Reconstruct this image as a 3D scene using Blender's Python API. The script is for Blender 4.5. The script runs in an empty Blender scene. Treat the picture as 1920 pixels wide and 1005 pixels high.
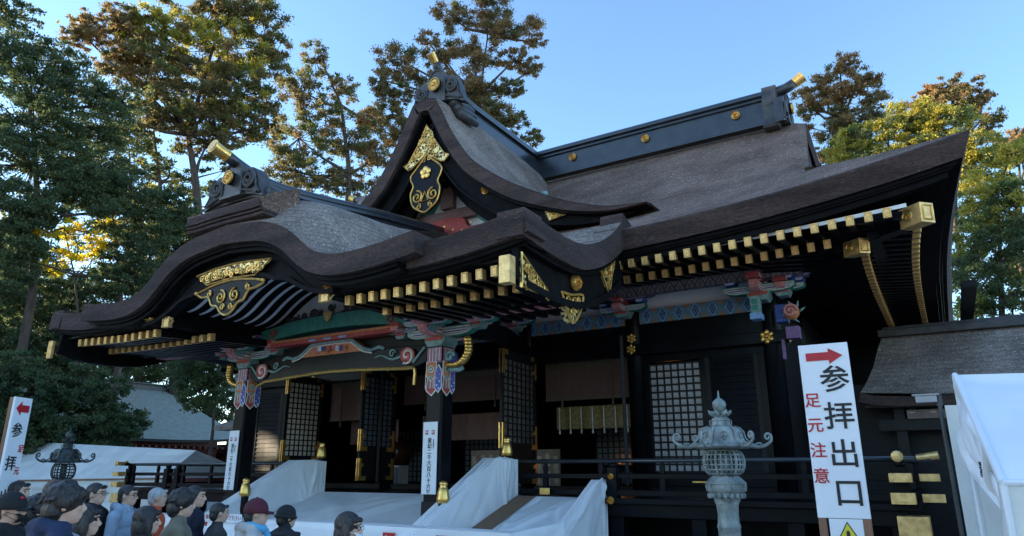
import bpy, math, random
import numpy as np
from mathutils import Vector, Matrix
PI = math.pi
random.seed(7); np.random.seed(7)
S = bpy.context.scene
COL = S.collection

# ------------------------------------------------------------------ camera, sky, sun, exposure
HEAD, PITCH, FPX = math.radians(31.7), math.radians(16.34), 1294.0
CAM = Vector((11.05, -15.0, 1.75))
cam_d = bpy.data.cameras.new('camera'); cam = bpy.data.objects.new('camera', cam_d); COL.objects.link(cam)
cam_d.sensor_width = 36.0; cam_d.lens = 36.0 * FPX / 1920.0; cam_d.clip_start = 0.05; cam_d.clip_end = 2000
cam.location = CAM; cam.rotation_euler = (PI / 2 + PITCH, 0, HEAD)
S.camera = cam

SUN_DIR = Vector((-0.93, -0.33, 0.205)).normalized()      # towards the sun
SUN_EL = math.asin(SUN_DIR.z); SUN_AZ = math.atan2(SUN_DIR.x, SUN_DIR.y)
W = bpy.data.worlds.new('World'); S.world = W; W.use_nodes = True
nt = W.node_tree; bg = nt.nodes['Background']
sky = nt.nodes.new('ShaderNodeTexSky'); sky.sky_type = 'NISHITA'; sky.sun_disc = False
sky.sun_elevation = SUN_EL; sky.sun_rotation = SUN_AZ
sky.air_density = 1.0; sky.dust_density = 0.3; sky.ozone_density = 3.0; sky.altitude = 50
nt.links.new(sky.outputs[0], bg.inputs[0]); bg.inputs[1].default_value = 0.15
sl = bpy.data.lights.new('sun', 'SUN'); sl.energy = 5.0; sl.angle = math.radians(0.5); sl.color = (1, 0.82, 0.56)
sun = bpy.data.objects.new('sun', sl); COL.objects.link(sun)
sun.rotation_euler = SUN_DIR.to_track_quat('Z', 'Y').to_euler(); sun.location = (-60, -20, 40)
S.view_settings.view_transform = 'Standard'; S.view_settings.look = 'None'
S.view_settings.exposure = 1.88; S.view_settings.gamma = 1.0; S.view_settings.use_curve_mapping = False
S.cycles.max_bounces = 8; S.cycles.diffuse_bounces = 6; S.cycles.transparent_max_bounces = 6; S.cycles.caustics_reflective = False; S.cycles.caustics_refractive = False

def at(u, v, dist):
    """point of the place seen along photo direction (u, v) at a horizontal distance in metres"""
    r = u - 960.0; up = 502.5 - v; c, s = math.cos(PITCH), math.sin(PITCH)
    fw = FPX * c - up * s; z = FPX * s + up * c
    x = -fw * math.sin(HEAD) + r * math.cos(HEAD); y = fw * math.cos(HEAD) + r * math.sin(HEAD)
    k = dist / math.hypot(x, y)
    return Vector((CAM.x + x * k, CAM.y + y * k, CAM.z + z * k))

# ------------------------------------------------------------------ materials
def mat(name, c1, c2=None, rough=0.6, metal=0.0, scale=6.0, bump=0.0, stretch=(1, 1, 1), coat=0.0, detail=6.0, lo=0.35, hi=0.65, trans=0.0, bscale=None, spec=0.5):
    m = bpy.data.materials.new(name); m.use_nodes = True; n = m.node_tree; b = n.nodes['Principled BSDF']
    b.inputs['Roughness'].default_value = rough; b.inputs['Metallic'].default_value = metal
    b.inputs['Coat Weight'].default_value = coat; b.inputs['Coat Roughness'].default_value = 0.12
    b.inputs['Specular IOR Level'].default_value = spec
    if c2 is None: c2 = tuple(x * 0.75 for x in c1)
    tc = n.nodes.new('ShaderNodeTexCoord'); mp = n.nodes.new('ShaderNodeMapping'); mp.inputs['Scale'].default_value = stretch
    n.links.new(tc.outputs['Object'], mp.inputs['Vector'])
    no = n.nodes.new('ShaderNodeTexNoise'); no.inputs['Scale'].default_value = scale; no.inputs['Detail'].default_value = detail
    n.links.new(mp.outputs[0], no.inputs['Vector'])
    cr = n.nodes.new('ShaderNodeValToRGB'); e = cr.color_ramp.elements
    e[0].position = lo; e[0].color = (*c1, 1); e[1].position = hi; e[1].color = (*c2, 1)
    n.links.new(no.outputs['Fac'], cr.inputs[0]); n.links.new(cr.outputs[0], b.inputs['Base Color'])
    if bump:
        nb = no
        if bscale:
            nb = n.nodes.new('ShaderNodeTexNoise'); nb.inputs['Scale'].default_value = bscale; nb.inputs['Detail'].default_value = 5
            n.links.new(mp.outputs[0], nb.inputs['Vector'])
        bu = n.nodes.new('ShaderNodeBump'); bu.inputs['Strength'].default_value = bump; bu.inputs['Distance'].default_value = 0.03
        n.links.new(nb.outputs['Fac'], bu.inputs['Height']); n.links.new(bu.outputs[0], b.inputs['Normal'])
    if trans:
        t = n.nodes.new('ShaderNodeBsdfTranslucent'); mx = n.nodes.new('ShaderNodeMixShader'); mx.inputs[0].default_value = trans
        n.links.new(cr.outputs[0], t.inputs[0]); n.links.new(b.outputs[0], mx.inputs[1]); n.links.new(t.outputs[0], mx.inputs[2])
        n.links.new(mx.outputs[0], n.nodes['Material Output'].inputs[0])
    return m

def bark_mat(name, dark, mid, light, thr=0.62, stretch=(1, 1, 1), sc=26):
    m = bpy.data.materials.new(name); m.use_nodes = True; n = m.node_tree; b = n.nodes['Principled BSDF']; L = n.links.new
    b.inputs['Roughness'].default_value = 0.9
    tc = n.nodes.new('ShaderNodeTexCoord'); mp = n.nodes.new('ShaderNodeMapping'); mp.inputs['Scale'].default_value = stretch
    L(tc.outputs['Object'], mp.inputs['Vector'])
    a = n.nodes.new('ShaderNodeTexNoise'); a.inputs['Scale'].default_value = 1.1; a.inputs['Detail'].default_value = 5; a.inputs['Distortion'].default_value = 0.6
    f = n.nodes.new('ShaderNodeTexNoise'); f.inputs['Scale'].default_value = sc; f.inputs['Detail'].default_value = 5; f.inputs['Roughness'].default_value = 0.7; f.inputs['Distortion'].default_value = 1.2
    g = n.nodes.new('ShaderNodeTexNoise'); g.inputs['Scale'].default_value = sc * 0.45; g.inputs['Detail'].default_value = 3; g.inputs['Distortion'].default_value = 2.5
    for q in (a, f, g): L(mp.outputs[0], q.inputs['Vector'])
    r1 = n.nodes.new('ShaderNodeValToRGB'); e = r1.color_ramp.elements; e[0].position = 0.3; e[0].color = (*dark, 1); e[1].position = 0.7; e[1].color = (*mid, 1)
    L(a.outputs[0], r1.inputs[0])
    r2 = n.nodes.new('ShaderNodeValToRGB'); e = r2.color_ramp.elements; e[0].position = 0.38; e[0].color = (0.42, 0.40, 0.39, 1); e[1].position = 0.62; e[1].color = (1.25, 1.2, 1.2, 1)
    L(f.outputs[0], r2.inputs[0])
    mu = n.nodes.new('ShaderNodeMix'); mu.data_type = 'RGBA'; mu.blend_type = 'MULTIPLY'; mu.inputs[0].default_value = 1
    L(r1.outputs[0], mu.inputs[6]); L(r2.outputs[0], mu.inputs[7])
    r3 = n.nodes.new('ShaderNodeValToRGB'); e = r3.color_ramp.elements; e[0].position = thr; e[0].color = (0, 0, 0, 1); e[1].position = thr + 0.05; e[1].color = (1, 1, 1, 1)
    L(g.outputs[0], r3.inputs[0])
    mx = n.nodes.new('ShaderNodeMix'); mx.data_type = 'RGBA'; L(r3.outputs[0], mx.inputs[0]); L(mu.outputs[2], mx.inputs[6]); mx.inputs[7].default_value = (*light, 1)
    wv = n.nodes.new('ShaderNodeTexWave'); wv.bands_direction = 'Z'; wv.inputs['Scale'].default_value = 2.6; wv.inputs['Distortion'].default_value = 5.0; wv.inputs['Detail'].default_value = 4; wv.inputs['Detail Scale'].default_value = 2.2
    L(mp.outputs[0], wv.inputs['Vector']); r4 = n.nodes.new('ShaderNodeValToRGB'); e = r4.color_ramp.elements; e[0].position = 0.1; e[0].color = (0.62, 0.6, 0.58, 1); e[1].position = 0.5; e[1].color = (1, 1, 1, 1); L(wv.outputs[0], r4.inputs[0])
    m4 = n.nodes.new('ShaderNodeMix'); m4.data_type = 'RGBA'; m4.blend_type = 'MULTIPLY'; m4.inputs[0].default_value = .55; L(mx.outputs[2], m4.inputs[6]); L(r4.outputs[0], m4.inputs[7])
    st = n.nodes.new('ShaderNodeTexNoise'); st.inputs['Scale'].default_value = .55; st.inputs['Detail'].default_value = 4; L(mp.outputs[0], st.inputs['Vector'])
    r5 = n.nodes.new('ShaderNodeValToRGB'); e = r5.color_ramp.elements; e[0].position = 0.35; e[0].color = (0.66, 0.60, 0.56, 1); e[1].position = 0.62; e[1].color = (1.1, 1.08, 1.06, 1); L(st.outputs[0], r5.inputs[0])
    m5 = n.nodes.new('ShaderNodeMix'); m5.data_type = 'RGBA'; m5.blend_type = 'MULTIPLY'; m5.inputs[0].default_value = .8; L(m4.outputs[2], m5.inputs[6]); L(r5.outputs[0], m5.inputs[7])
    L(m5.outputs[2], b.inputs['Base Color'])
    bu = n.nodes.new('ShaderNodeBump'); bu.inputs['Strength'].default_value = 0.9; bu.inputs['Distance'].default_value = 0.04
    L(f.outputs[0], bu.inputs['Height']); L(bu.outputs[0], b.inputs['Normal'])
    return m

def diamond_mat(name, px, pz, x0, z0, stops, rough=0.6):
    """painted lattice of diamonds: stops = [(position, colour)]"""
    m = bpy.data.materials.new(name); m.use_nodes = True; n = m.node_tree; b = n.nodes['Principled BSDF']; L = n.links.new
    b.inputs['Roughness'].default_value = rough
    tc = n.nodes.new('ShaderNodeTexCoord'); sp = n.nodes.new('ShaderNodeSeparateXYZ'); L(tc.outputs['Object'], sp.inputs[0])
    def mth(op, a, bb=None):
        q = n.nodes.new('ShaderNodeMath'); q.operation = op
        for i, w in enumerate((a, bb)):
            if w is None: continue
            if isinstance(w, (int, float)): q.inputs[i].default_value = w
            else: L(w, q.inputs[i])
        return q.outputs[0]
    def tri(o, p, off): return mth('ABSOLUTE', mth('SUBTRACT', mth('FRACT', mth('ADD', mth('MULTIPLY', mth('SUBTRACT', o, off), 1.0 / p), 100.5)), 0.5))
    d = mth('ADD', tri(sp.outputs[0], px, x0), tri(sp.outputs[2], pz, z0))
    cr = n.nodes.new('ShaderNodeValToRGB'); cr.color_ramp.interpolation = 'CONSTANT'; el = cr.color_ramp.elements
    while len(el) < len(stops): el.new(0.5)
    for e, (p, c) in zip(el, stops): e.position = p; e.color = (*c, 1)
    L(d, cr.inputs[0])
    no = n.nodes.new('ShaderNodeTexNoise'); no.inputs['Scale'].default_value = 9; L(tc.outputs['Object'], no.inputs['Vector'])
    r2 = n.nodes.new('ShaderNodeValToRGB'); r2.color_ramp.elements[0].color = (0.55, 0.55, 0.55, 1); r2.color_ramp.elements[0].position = .3; L(no.outputs[0], r2.inputs[0])
    mu = n.nodes.new('ShaderNodeMix'); mu.data_type = 'RGBA'; mu.blend_type = 'MULTIPLY'; mu.inputs[0].default_value = 1
    L(cr.outputs[0], mu.inputs[6]); L(r2.outputs[0], mu.inputs[7]); L(mu.outputs[2], b.inputs['Base Color'])
    return m

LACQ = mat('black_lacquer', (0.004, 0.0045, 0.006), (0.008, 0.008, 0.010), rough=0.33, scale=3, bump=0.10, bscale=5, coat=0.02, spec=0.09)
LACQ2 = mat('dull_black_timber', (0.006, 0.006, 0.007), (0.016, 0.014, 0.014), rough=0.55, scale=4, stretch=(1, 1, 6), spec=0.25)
GOLD = mat('gilt_metal', (1.0, 0.62, 0.19), (0.66, 0.38, 0.09), rough=0.33, metal=0.85, scale=14, bump=0.25, lo=0.3, hi=0.75)
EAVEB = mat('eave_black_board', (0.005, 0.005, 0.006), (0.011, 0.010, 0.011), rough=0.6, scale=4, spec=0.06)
FILI = mat('pierced_gilt_filigree', (0.012, 0.010, 0.008), (0.90, 0.66, 0.26), rough=0.4, metal=0.6, scale=15, detail=2, lo=0.47, hi=0.50, bump=0.5)
GOLD3 = mat('brushed_gilt_plate', (0.92, 0.60, 0.24), (0.62, 0.38, 0.14), rough=0.42, metal=0.6, scale=10, bump=0.15)
GOLD2 = mat('engraved_gilt', (0.90, 0.60, 0.24), (0.50, 0.31, 0.11), rough=0.45, metal=0.6, scale=38, bump=0.4, lo=0.42, hi=0.66)
BARK = bark_mat('cypress_bark_roof', (0.20, 0.125, 0.092), (0.32, 0.215, 0.165), (0.62, 0.47, 0.36), thr=0.60)
BARKL = bark_mat('weathered_bark_roof', (0.25, 0.205, 0.175), (0.42, 0.35, 0.30), (0.68, 0.58, 0.50), thr=0.60)
BARKE = bark_mat('bark_edge', (0.065, 0.042, 0.038), (0.135, 0.088, 0.078), (0.26, 0.18, 0.15), thr=0.66, stretch=(0.5, 0.5, 3.5), sc=18)
CLAY = mat('dark_roof_metal', (0.035, 0.037, 0.042), (0.07, 0.065, 0.062), rough=0.45, scale=5, bump=0.3, bscale=22)
RIDGE = mat('ridge_blue_black', (0.018, 0.022, 0.030), (0.035, 0.038, 0.045), rough=0.30, scale=2.5, bump=0.06, coat=0.3)
WHITEW = mat('white_plaster', (0.86, 0.85, 0.86), (0.78, 0.77, 0.78), rough=0.8, scale=3)
SHEET = mat('white_sheet', (0.91, 0.91, 0.92), (0.82, 0.83, 0.85), rough=0.42, scale=1.3, bump=0.75, bscale=2.6, trans=0.08)
CREAM = mat('cream_canvas', (0.86, 0.83, 0.77), (0.72, 0.69, 0.63), rough=0.7, scale=1.4, bump=0.3, bscale=4, trans=0.15)
P_RED = mat('painted_red', (0.480, 0.068, 0.053), (0.330, 0.045, 0.045), rough=0.6, scale=12)
P_ORG = mat('painted_orange', (0.624, 0.221, 0.078), (0.442, 0.143, 0.065), rough=0.6, scale=12)
P_BLUE = mat('painted_blue', (0.060, 0.102, 0.459), (0.051, 0.076, 0.272), rough=0.6, scale=12)
P_LBLUE = mat('painted_light_blue', (0.240, 0.450, 0.750), (0.180, 0.330, 0.570), rough=0.6, scale=12)
P_GRN = mat('painted_green', (0.048, 0.272, 0.208), (0.040, 0.176, 0.144), rough=0.6, scale=9)
P_TEAL = mat('painted_pale_green', (0.25, 0.38, 0.36), (0.15, 0.25, 0.25), rough=0.6, scale=12)
P_WHT = mat('painted_white', (0.837, 0.810, 0.756), (0.608, 0.581, 0.567), rough=0.6, scale=14)
P_PINK = mat('painted_pink', (0.700, 0.280, 0.266), (0.504, 0.182, 0.182), rough=0.6, scale=12)
P_PURP = mat('painted_purple', (0.252, 0.126, 0.270), (0.162, 0.081, 0.180), rough=0.6, scale=12)
GABLEB = mat('gable_timber_red_brown', (0.272, 0.144, 0.128), (0.176, 0.096, 0.088), rough=0.6, scale=5, stretch=(1, 1, 4))
PAPER_LIT = mat('sun_painted_paper', (0.92, 0.86, 0.76), (0.84, 0.78, 0.69), rough=0.8, scale=2.2, trans=.2)  # paler than the other door panes: sun glare put into the paper colour
PAPERG = mat('grey_paper', (0.48, 0.45, 0.44), (0.36, 0.33, 0.33), rough=0.8, scale=1.8)
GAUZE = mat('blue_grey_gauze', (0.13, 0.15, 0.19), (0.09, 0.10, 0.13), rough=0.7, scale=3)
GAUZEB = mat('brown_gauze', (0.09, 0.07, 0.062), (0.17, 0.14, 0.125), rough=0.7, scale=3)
WOOD = mat('plain_timber', (0.30, 0.15, 0.08), (0.22, 0.10, 0.055), rough=0.6, scale=5, stretch=(1, 1, 0.2), bump=.1)
BLIND = mat('bamboo_blind', (0.22, 0.115, 0.10), (0.14, 0.075, 0.065), rough=0.7, scale=16, stretch=(6, 6, .25), bump=0.3)
BLINDB = mat('blind_border', (0.17, 0.13, 0.075), (0.09, 0.08, 0.06), rough=0.7, scale=30)
BROC = mat('gold_brocade', (0.30, 0.21, 0.065), (0.17, 0.13, 0.05), rough=0.6, scale=18, lo=.42, hi=.58)
MAT_BR = mat('brown_carpet', (0.27, 0.16, 0.095), (0.21, 0.125, 0.075), rough=0.9, scale=20, bump=0.2)
BRONZE = mat('verdigris_bronze', (0.36, 0.39, 0.365), (0.13, 0.145, 0.13), rough=0.5, metal=0.1, scale=7, bump=0.35, bscale=26, lo=.3, hi=.7)
BRONZED = mat('dark_bronze', (0.055, 0.072, 0.068), (0.035, 0.04, 0.04), rough=0.5, metal=0.35, scale=9, bump=0.3)
STONE = mat('grey_stone', (0.26, 0.25, 0.23), (0.18, 0.17, 0.16), rough=0.85, scale=6, bump=0.3)
GROUND_M = mat('pale_gravel', (0.50, 0.48, 0.44), (0.40, 0.38, 0.35), rough=0.95, scale=14, bump=0.4)
COPPER = mat('patinated_copper_roof', (0.30, 0.31, 0.26), (0.22, 0.23, 0.195), rough=0.6, scale=3, stretch=(1, 1, 3))
VERM = mat('vermilion_timber', (0.20, 0.045, 0.03), (0.13, 0.03, 0.022), rough=0.6, scale=3)
TRUNK = mat('tree_bark', (0.11, 0.075, 0.055), (0.055, 0.04, 0.032), rough=0.95, scale=7, stretch=(1, 1, 0.25), bump=0.6)
PLAC = mat('white_painted_board', (0.80, 0.81, 0.83), (0.74, 0.75, 0.78), rough=0.5, scale=2)
INK = mat('black_ink', (0.012, 0.012, 0.013), rough=0.6)
INKR = mat('red_ink', (0.50, 0.012, 0.02), (0.42, 0.01, 0.018), rough=0.5, scale=8)
YEL = mat('yellow_sticker', (0.75, 0.62, 0.03), rough=0.5)
SKIN = mat('skin', (0.62, 0.38, 0.27), (0.52, 0.30, 0.21), rough=0.55, scale=9)
HAIRB = mat('black_hair', (0.012, 0.010, 0.010), (0.035, 0.028, 0.026), rough=0.42, scale=55, stretch=(1, 1, 0.18), bump=0.8)
HAIRBR = mat('brown_hair', (0.055, 0.03, 0.02), (0.09, 0.05, 0.032), rough=0.5, scale=55, stretch=(1, 1, 0.18), bump=0.8)
HAIRW = mat('white_hair', (0.50, 0.50, 0.50), (0.34, 0.34, 0.35), rough=0.6, scale=60, stretch=(1, 1, 0.2), bump=0.8)
def cloth(name, c): return mat(name, c, tuple(x * 0.7 for x in c), rough=0.85, scale=5, bump=0.35, bscale=14)
def leafm(name, a, b_, tr=0.35): return mat(name, a, b_, rough=0.6, scale=0.55, lo=0.38, hi=0.62, trans=tr, detail=3, spec=.3)
L_DARK = leafm('dark_evergreen_leaves', (0.075, 0.115, 0.060), (0.11, 0.145, 0.060), .45)
L_CED = leafm('cedar_needles', (0.14, 0.165, 0.060), (0.21, 0.165, 0.070), .5)
L_BRN = leafm('bronzed_cedar_needles', (0.34, 0.215, 0.095), (0.19, 0.165, 0.075), .45)
L_YEL = leafm('yellow_green_leaves', (0.46, 0.40, 0.07), (0.22, 0.25, 0.055), 0.5)
L_MID = leafm('mid_green_leaves', (0.135, 0.175, 0.060), (0.09, 0.125, 0.056), .45)
L_MAP_SUN = leafm('sun_painted_yellow_maple_leaves', (0.86, 0.66, 0.04), (0.62, 0.54, 0.04), 0.55)  # yellow maple, with sunlight through the leaves painted into the colour

# ------------------------------------------------------------------ mesh helpers
class MB:
    def __init__(s): s.v = []; s.f = []; s.m = []
    def add(s, V, F, m=0):
        k = len(s.v); s.v.extend([tuple(p) for p in V]); s.f.extend([tuple(i + k for i in f) for f in F]); s.m.extend([m] * len(F)); return s
    def box(s, x0, x1, y0, y1, z0, z1, m=0, M=None):
        V = [Vector((x, y, z)) for z in (z0, z1) for y in (y0, y1) for x in (x0, x1)]
        if M: V = [M @ p for p in V]
        return s.add(V, [(0, 2, 3, 1), (4, 5, 7, 6), (0, 1, 5, 4), (2, 6, 7, 3), (0, 4, 6, 2), (1, 3, 7, 5)], m)
    def beam(s, a, b, w, h, m=0, up=(0, 0, 1)):
        a = Vector(a); b = Vector(b); d = (b - a).normalized(); r = d.cross(Vector(up)).normalized(); u = r.cross(d)
        V = [p + r * (i * w / 2) + u * (j * h / 2) for p in (a, b) for j in (-1, 1) for i in (-1, 1)]
        return s.add(V, [(0, 2, 3, 1), (4, 5, 7, 6), (0, 1, 5, 4), (2, 6, 7, 3), (0, 4, 6, 2), (1, 3, 7, 5)], m)
    def prism(s, poly, d0, d1, ax='y', m=0):
        """polygon in the two other axes, extruded along ax"""
        def P(a, b, d): return (a, d, b) if ax == 'y' else ((d, a, b) if ax == 'x' else (a, b, d))
        n = len(poly); V = [P(a, b, d0) for a, b in poly] + [P(a, b, d1) for a, b in poly]
        F = [tuple(range(n)), tuple(range(2 * n - 1, n - 1, -1))] + [(i, i + n, (i + 1) % n + n, (i + 1) % n) for i in range(n)]
        return s.add(V, F, m)
    def tube(s, pts, r, n=8, m=0, closed=False):
        P = [Vector(p) for p in pts]; N = len(P); R = r if isinstance(r, (list, tuple)) else [r] * N
        V = []; t0 = None; ref = Vector((0, 0, 1))
        for i in range(N):
            a = P[(i - 1) % N] if (closed or i > 0) else P[i]; b = P[(i + 1) % N] if (closed or i < N - 1) else P[i]
            t = (b - a).normalized() if (b - a).length > 1e-9 else Vector((0, 0, 1))
            if t0 is None:
                ref = Vector((0, 0, 1)) if abs(t.z) < 0.9 else Vector((1, 0, 0))
                x = t.cross(ref).normalized()
            else:
                x = (x - t * x.dot(t));
                x = x.normalized() if x.length > 1e-6 else t.cross(ref).normalized()
            t0 = t; y = t.cross(x)
            for k in range(n):
                an = 2 * PI * k / n; V.append(P[i] + (x * math.cos(an) + y * math.sin(an)) * R[i])
        F = []
        for i in range(N if closed else N - 1):
            for k in range(n):
                a = i * n; b = ((i + 1) % N) * n; F.append((a + k, a + (k + 1) % n, b + (k + 1) % n, b + k))
        if not closed: F += [tuple(range(n - 1, -1, -1)), tuple(range((N - 1) * n, N * n))]
        return s.add(V, F, m)
    def lathe(s, prof, c=(0, 0, 0), n=16, m=0, rot=0.0, mod=None, M=None):
        V = []
        for r, z in prof:
            for k in range(n):
                a = 2 * PI * k / n + rot; rr = r * (mod(a, z) if mod else 1)
                p = Vector((rr * math.cos(a), rr * math.sin(a), z)); p = (M @ p) if M else p
                V.append(p + Vector(c))
        F = []; N = len(prof)
        for i in range(N - 1):
            for k in range(n): F.append((i * n + k, i * n + (k + 1) % n, (i + 1) * n + (k + 1) % n, (i + 1) * n + k))
        F += [tuple(range(n - 1, -1, -1)), tuple(range((N - 1) * n, N * n))]
        return s.add(V, F, m)
    def grid(s, G, m=0, flip=False):
        h = len(G); w = len(G[0]); V = [p for row in G for p in row]; F = []
        for i in range(h - 1):
            for j in range(w - 1):
                q = (i * w + j, i * w + j + 1, (i + 1) * w + j + 1, (i + 1) * w + j); F.append(q[::-1] if flip else q)
        return s.add(V, F, m)
    def ell(s, c, r, n=12, k=8, m=0, M=None):
        V = []; c = Vector(c)
        for i in range(k + 1):
            th = PI * i / k
            for j in range(n):
                ph = 2 * PI * j / n
                p = Vector((r[0] * math.sin(th) * math.cos(ph), r[1] * math.sin(th) * math.sin(ph), r[2] * math.cos(th)))
                V.append(c + ((M @ p) if M else p))
        F = [(i * n + j, (i + 1) * n + j, (i + 1) * n + (j + 1) % n, i * n + (j + 1) % n) for i in range(k) for j in range(n)]
        return s.add(V, F, m)
    def mesh(s, name, mats, smooth=False):
        me = bpy.data.meshes.new(name); me.from_pydata(s.v, [], s.f)
        for x in (mats if isinstance(mats, (list, tuple)) else [mats]): me.materials.append(x)
        if any(s.m): me.polygons.foreach_set('material_index', s.m)
        if smooth: me.shade_smooth()
        me.update(); return me
    def build(s, name, mats, parent=None, smooth=False, loc=None, bevel=0.0, auto=False):
        me = s.mesh(name, mats, smooth); o = link(name, me, parent, loc)
        if bevel:
            b = o.modifiers.new('bevel', 'BEVEL'); b.width = bevel; b.segments = 2; b.limit_method = 'ANGLE'
        return o

def link(name, data, parent=None, loc=None, rot=None, scale=None):
    o = bpy.data.objects.new(name, data); COL.objects.link(o)
    if parent: o.parent = parent
    if loc is not None: o.location = loc
    if rot is not None: o.rotation_euler = rot
    if scale is not None: o.scale = scale
    return o
def thing(name, label, cat, loc=(0, 0, 0), rz=0.0, group=None):
    o = bpy.data.objects.new(name, None); COL.objects.link(o); o.location = loc; o.rotation_euler = (0, 0, rz)
    tag(o, label, cat, group); return o
def tag(o, label=None, cat=None, group=None, kind=None):
    if label: o['label'] = label
    if cat: o['category'] = cat
    if group: o['group'] = group
    if kind: o['kind'] = kind
    return o
def catmull(P, k=6):
    P = [tuple(map(float, p)) for p in P]; out = []
    Q = [tuple(2 * a - b for a, b in zip(P[0], P[1]))] + P + [tuple(2 * a - b for a, b in zip(P[-1], P[-2]))]
    for i in range(1, len(Q) - 2):
        for j in range(k):
            t = j / k; p0, p1, p2, p3 = Q[i - 1:i + 3]
            out.append(tuple(0.5 * (2 * b + (c - a) * t + (2 * a - 5 * b + 4 * c - d) * t * t + (3 * b - a - 3 * c + d) * t ** 3) for a, b, c, d in zip(p0, p1, p2, p3)))
    out.append(P[-1]); return out
def offset(P, d):
    out = []
    for i in range(len(P)):
        a = P[max(i - 1, 0)]; b = P[min(i + 1, len(P) - 1)]; tx, tz = b[0] - a[0], b[1] - a[1]; L = math.hypot(tx, tz) or 1
        out.append((P[i][0] + tz / L * d, P[i][1] - tx / L * d))
    return out
def band(mb, prof, a, b, y0, y1, m=0, ax='y'):
    """strip between two offsets of a profile, extruded as a chain of cells (keeps concave shapes clean)"""
    A = offset(prof, a) if not callable(a) else [offset(prof, a(p))[i] for i, p in enumerate(prof)]
    B = offset(prof, b) if not callable(b) else [offset(prof, b(p))[i] for i, p in enumerate(prof)]
    def P(q, d): return (q[0], d, q[1]) if ax == 'y' else (d, q[0], q[1])
    n = len(prof); V = [P(q, y0) for q in A] + [P(q, y0) for q in B] + [P(q, y1) for q in A] + [P(q, y1) for q in B]
    F = []
    for i in range(n - 1):
        F += [(i, i + 1, n + i + 1, n + i), (2 * n + i, 3 * n + i, 3 * n + i + 1, 2 * n + i + 1),
              (i, 2 * n + i, 2 * n + i + 1, i + 1), (n + i, n + i + 1, 3 * n + i + 1, 3 * n + i)]
    F += [(0, n, 3 * n, 2 * n), (n - 1, 3 * n - 1, 4 * n - 1, 2 * n - 1)]
    return mb.add(V, F, m)
def spiral(cx, cz, r0, r1, turns, a0=0.0, n=20, sgn=1):
    return [(cx + (r0 + (r1 - r0) * i / n) * math.cos(a0 + sgn * turns * 2 * PI * i / n), cz + (r0 + (r1 - r0) * i / n) * math.sin(a0 + sgn * turns * 2 * PI * i / n)) for i in range(n + 1)]
def xz(P, y): return [(a, y, b) for a, b in P]
def yz(P, x): return [(x, a, b) for a, b in P]
def ngon(r, n=20, c=(0, 0), rot=0): return [(c[0] + r * math.cos(2 * PI * i / n + rot), c[1] + r * math.sin(2 * PI * i / n + rot)) for i in range(n)]
def lerp(x, xs, ys): return float(np.interp(x, xs, ys))

def text_mesh(body, size, material, name='lettering', bold=0.0, align='CENTER', depth=0.002):
    cu = bpy.data.curves.new('tmp_text', 'FONT'); cu.body = body; cu.size = size; cu.extrude = depth; cu.offset = bold
    cu.align_x = align; cu.align_y = 'CENTER'; cu.resolution_u = 3
    o = bpy.data.objects.new('tmp_text', cu); COL.objects.link(o)
    dg = bpy.context.evaluated_depsgraph_get(); me = bpy.data.meshes.new_from_object(o.evaluated_get(dg)); me.name = name
    bpy.data.objects.remove(o); bpy.data.curves.remove(cu); me.materials.clear(); me.materials.append(material); return me
def remesh(mb, voxel, material, name, smooth_it=2):
    me = mb.mesh('tmp', material); o = bpy.data.objects.new('tmp', me); COL.objects.link(o)
    r = o.modifiers.new('r', 'REMESH'); r.mode = 'VOXEL'; r.voxel_size = voxel
    sm = o.modifiers.new('s', 'SMOOTH'); sm.iterations = smooth_it; sm.factor = 0.6
    dg = bpy.context.evaluated_depsgraph_get(); out = bpy.data.meshes.new_from_object(o.evaluated_get(dg)); out.name = name
    bpy.data.objects.remove(o); bpy.data.meshes.remove(me); out.materials.clear(); out.materials.append(material); out.shade_smooth(); return out

# ------------------------------------------------------------------ ground
g = MB(); g.grid([[(x, y, 0) for x in np.linspace(-600, 600, 13)] for y in np.linspace(-600, 600, 13)])
tag(g.build('ground', GROUND_M), kind='structure')
g = MB(); g.box(-14, 14, -60, -6.9, 0.004, 0.012); g.build('paved_path', STONE)['kind'] = 'structure'

# ================================================================== THE HALL
hall = thing('shrine_hall', 'large black lacquered shrine hall with bark roof, gilt fittings and undulating porch gable', 'shrine')
WX = [-8.19, -5.14, -2.25, 2.25, 5.14, 8.19]                      # column lines of the front
EX, EY, RY = 11.95, -3.6, 4.5
FLOOR = 1.26
def upt(x): return 0.59 * (abs(x) / EX) ** 4
def zroof(x, t):
    """front slope height at x, t metres in from the eave"""
    return 6.0 + 0.42 * t + 0.0296 * t * t + upt(x) * max(0, 1 - t / 5.5)
# roof surface -------------------------------------------------------
mb = MB()
def wid(t): return EX - t if t < 2.55 else lerp(t, [2.55, 8.1], [9.4, 8.87])
ts = list(np.linspace(0, 2.55, 8)) + list(np.linspace(2.9, 8.1, 14))
rows = []
for t in ts:
    w = wid(t); row = []
    for sx in np.linspace(-1, 1, 61):
        x = sx * w; e = abs(sx)
        lip = -0.10 * max(0, (e - 0.965) / 0.035) ** 2 if t > 2.6 else 0.0
        row.append((x, EY + t, zroof(x * EX / w if t < 2.55 else x, t) + lip))
    rows.append(row)
mb.grid(rows)
mb.grid([[(x, 2 * RY - y, z) for x, y, z in r] for r in rows], flip=True)
roof = mb.build('roof', BARK, hall, smooth=True)
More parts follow.
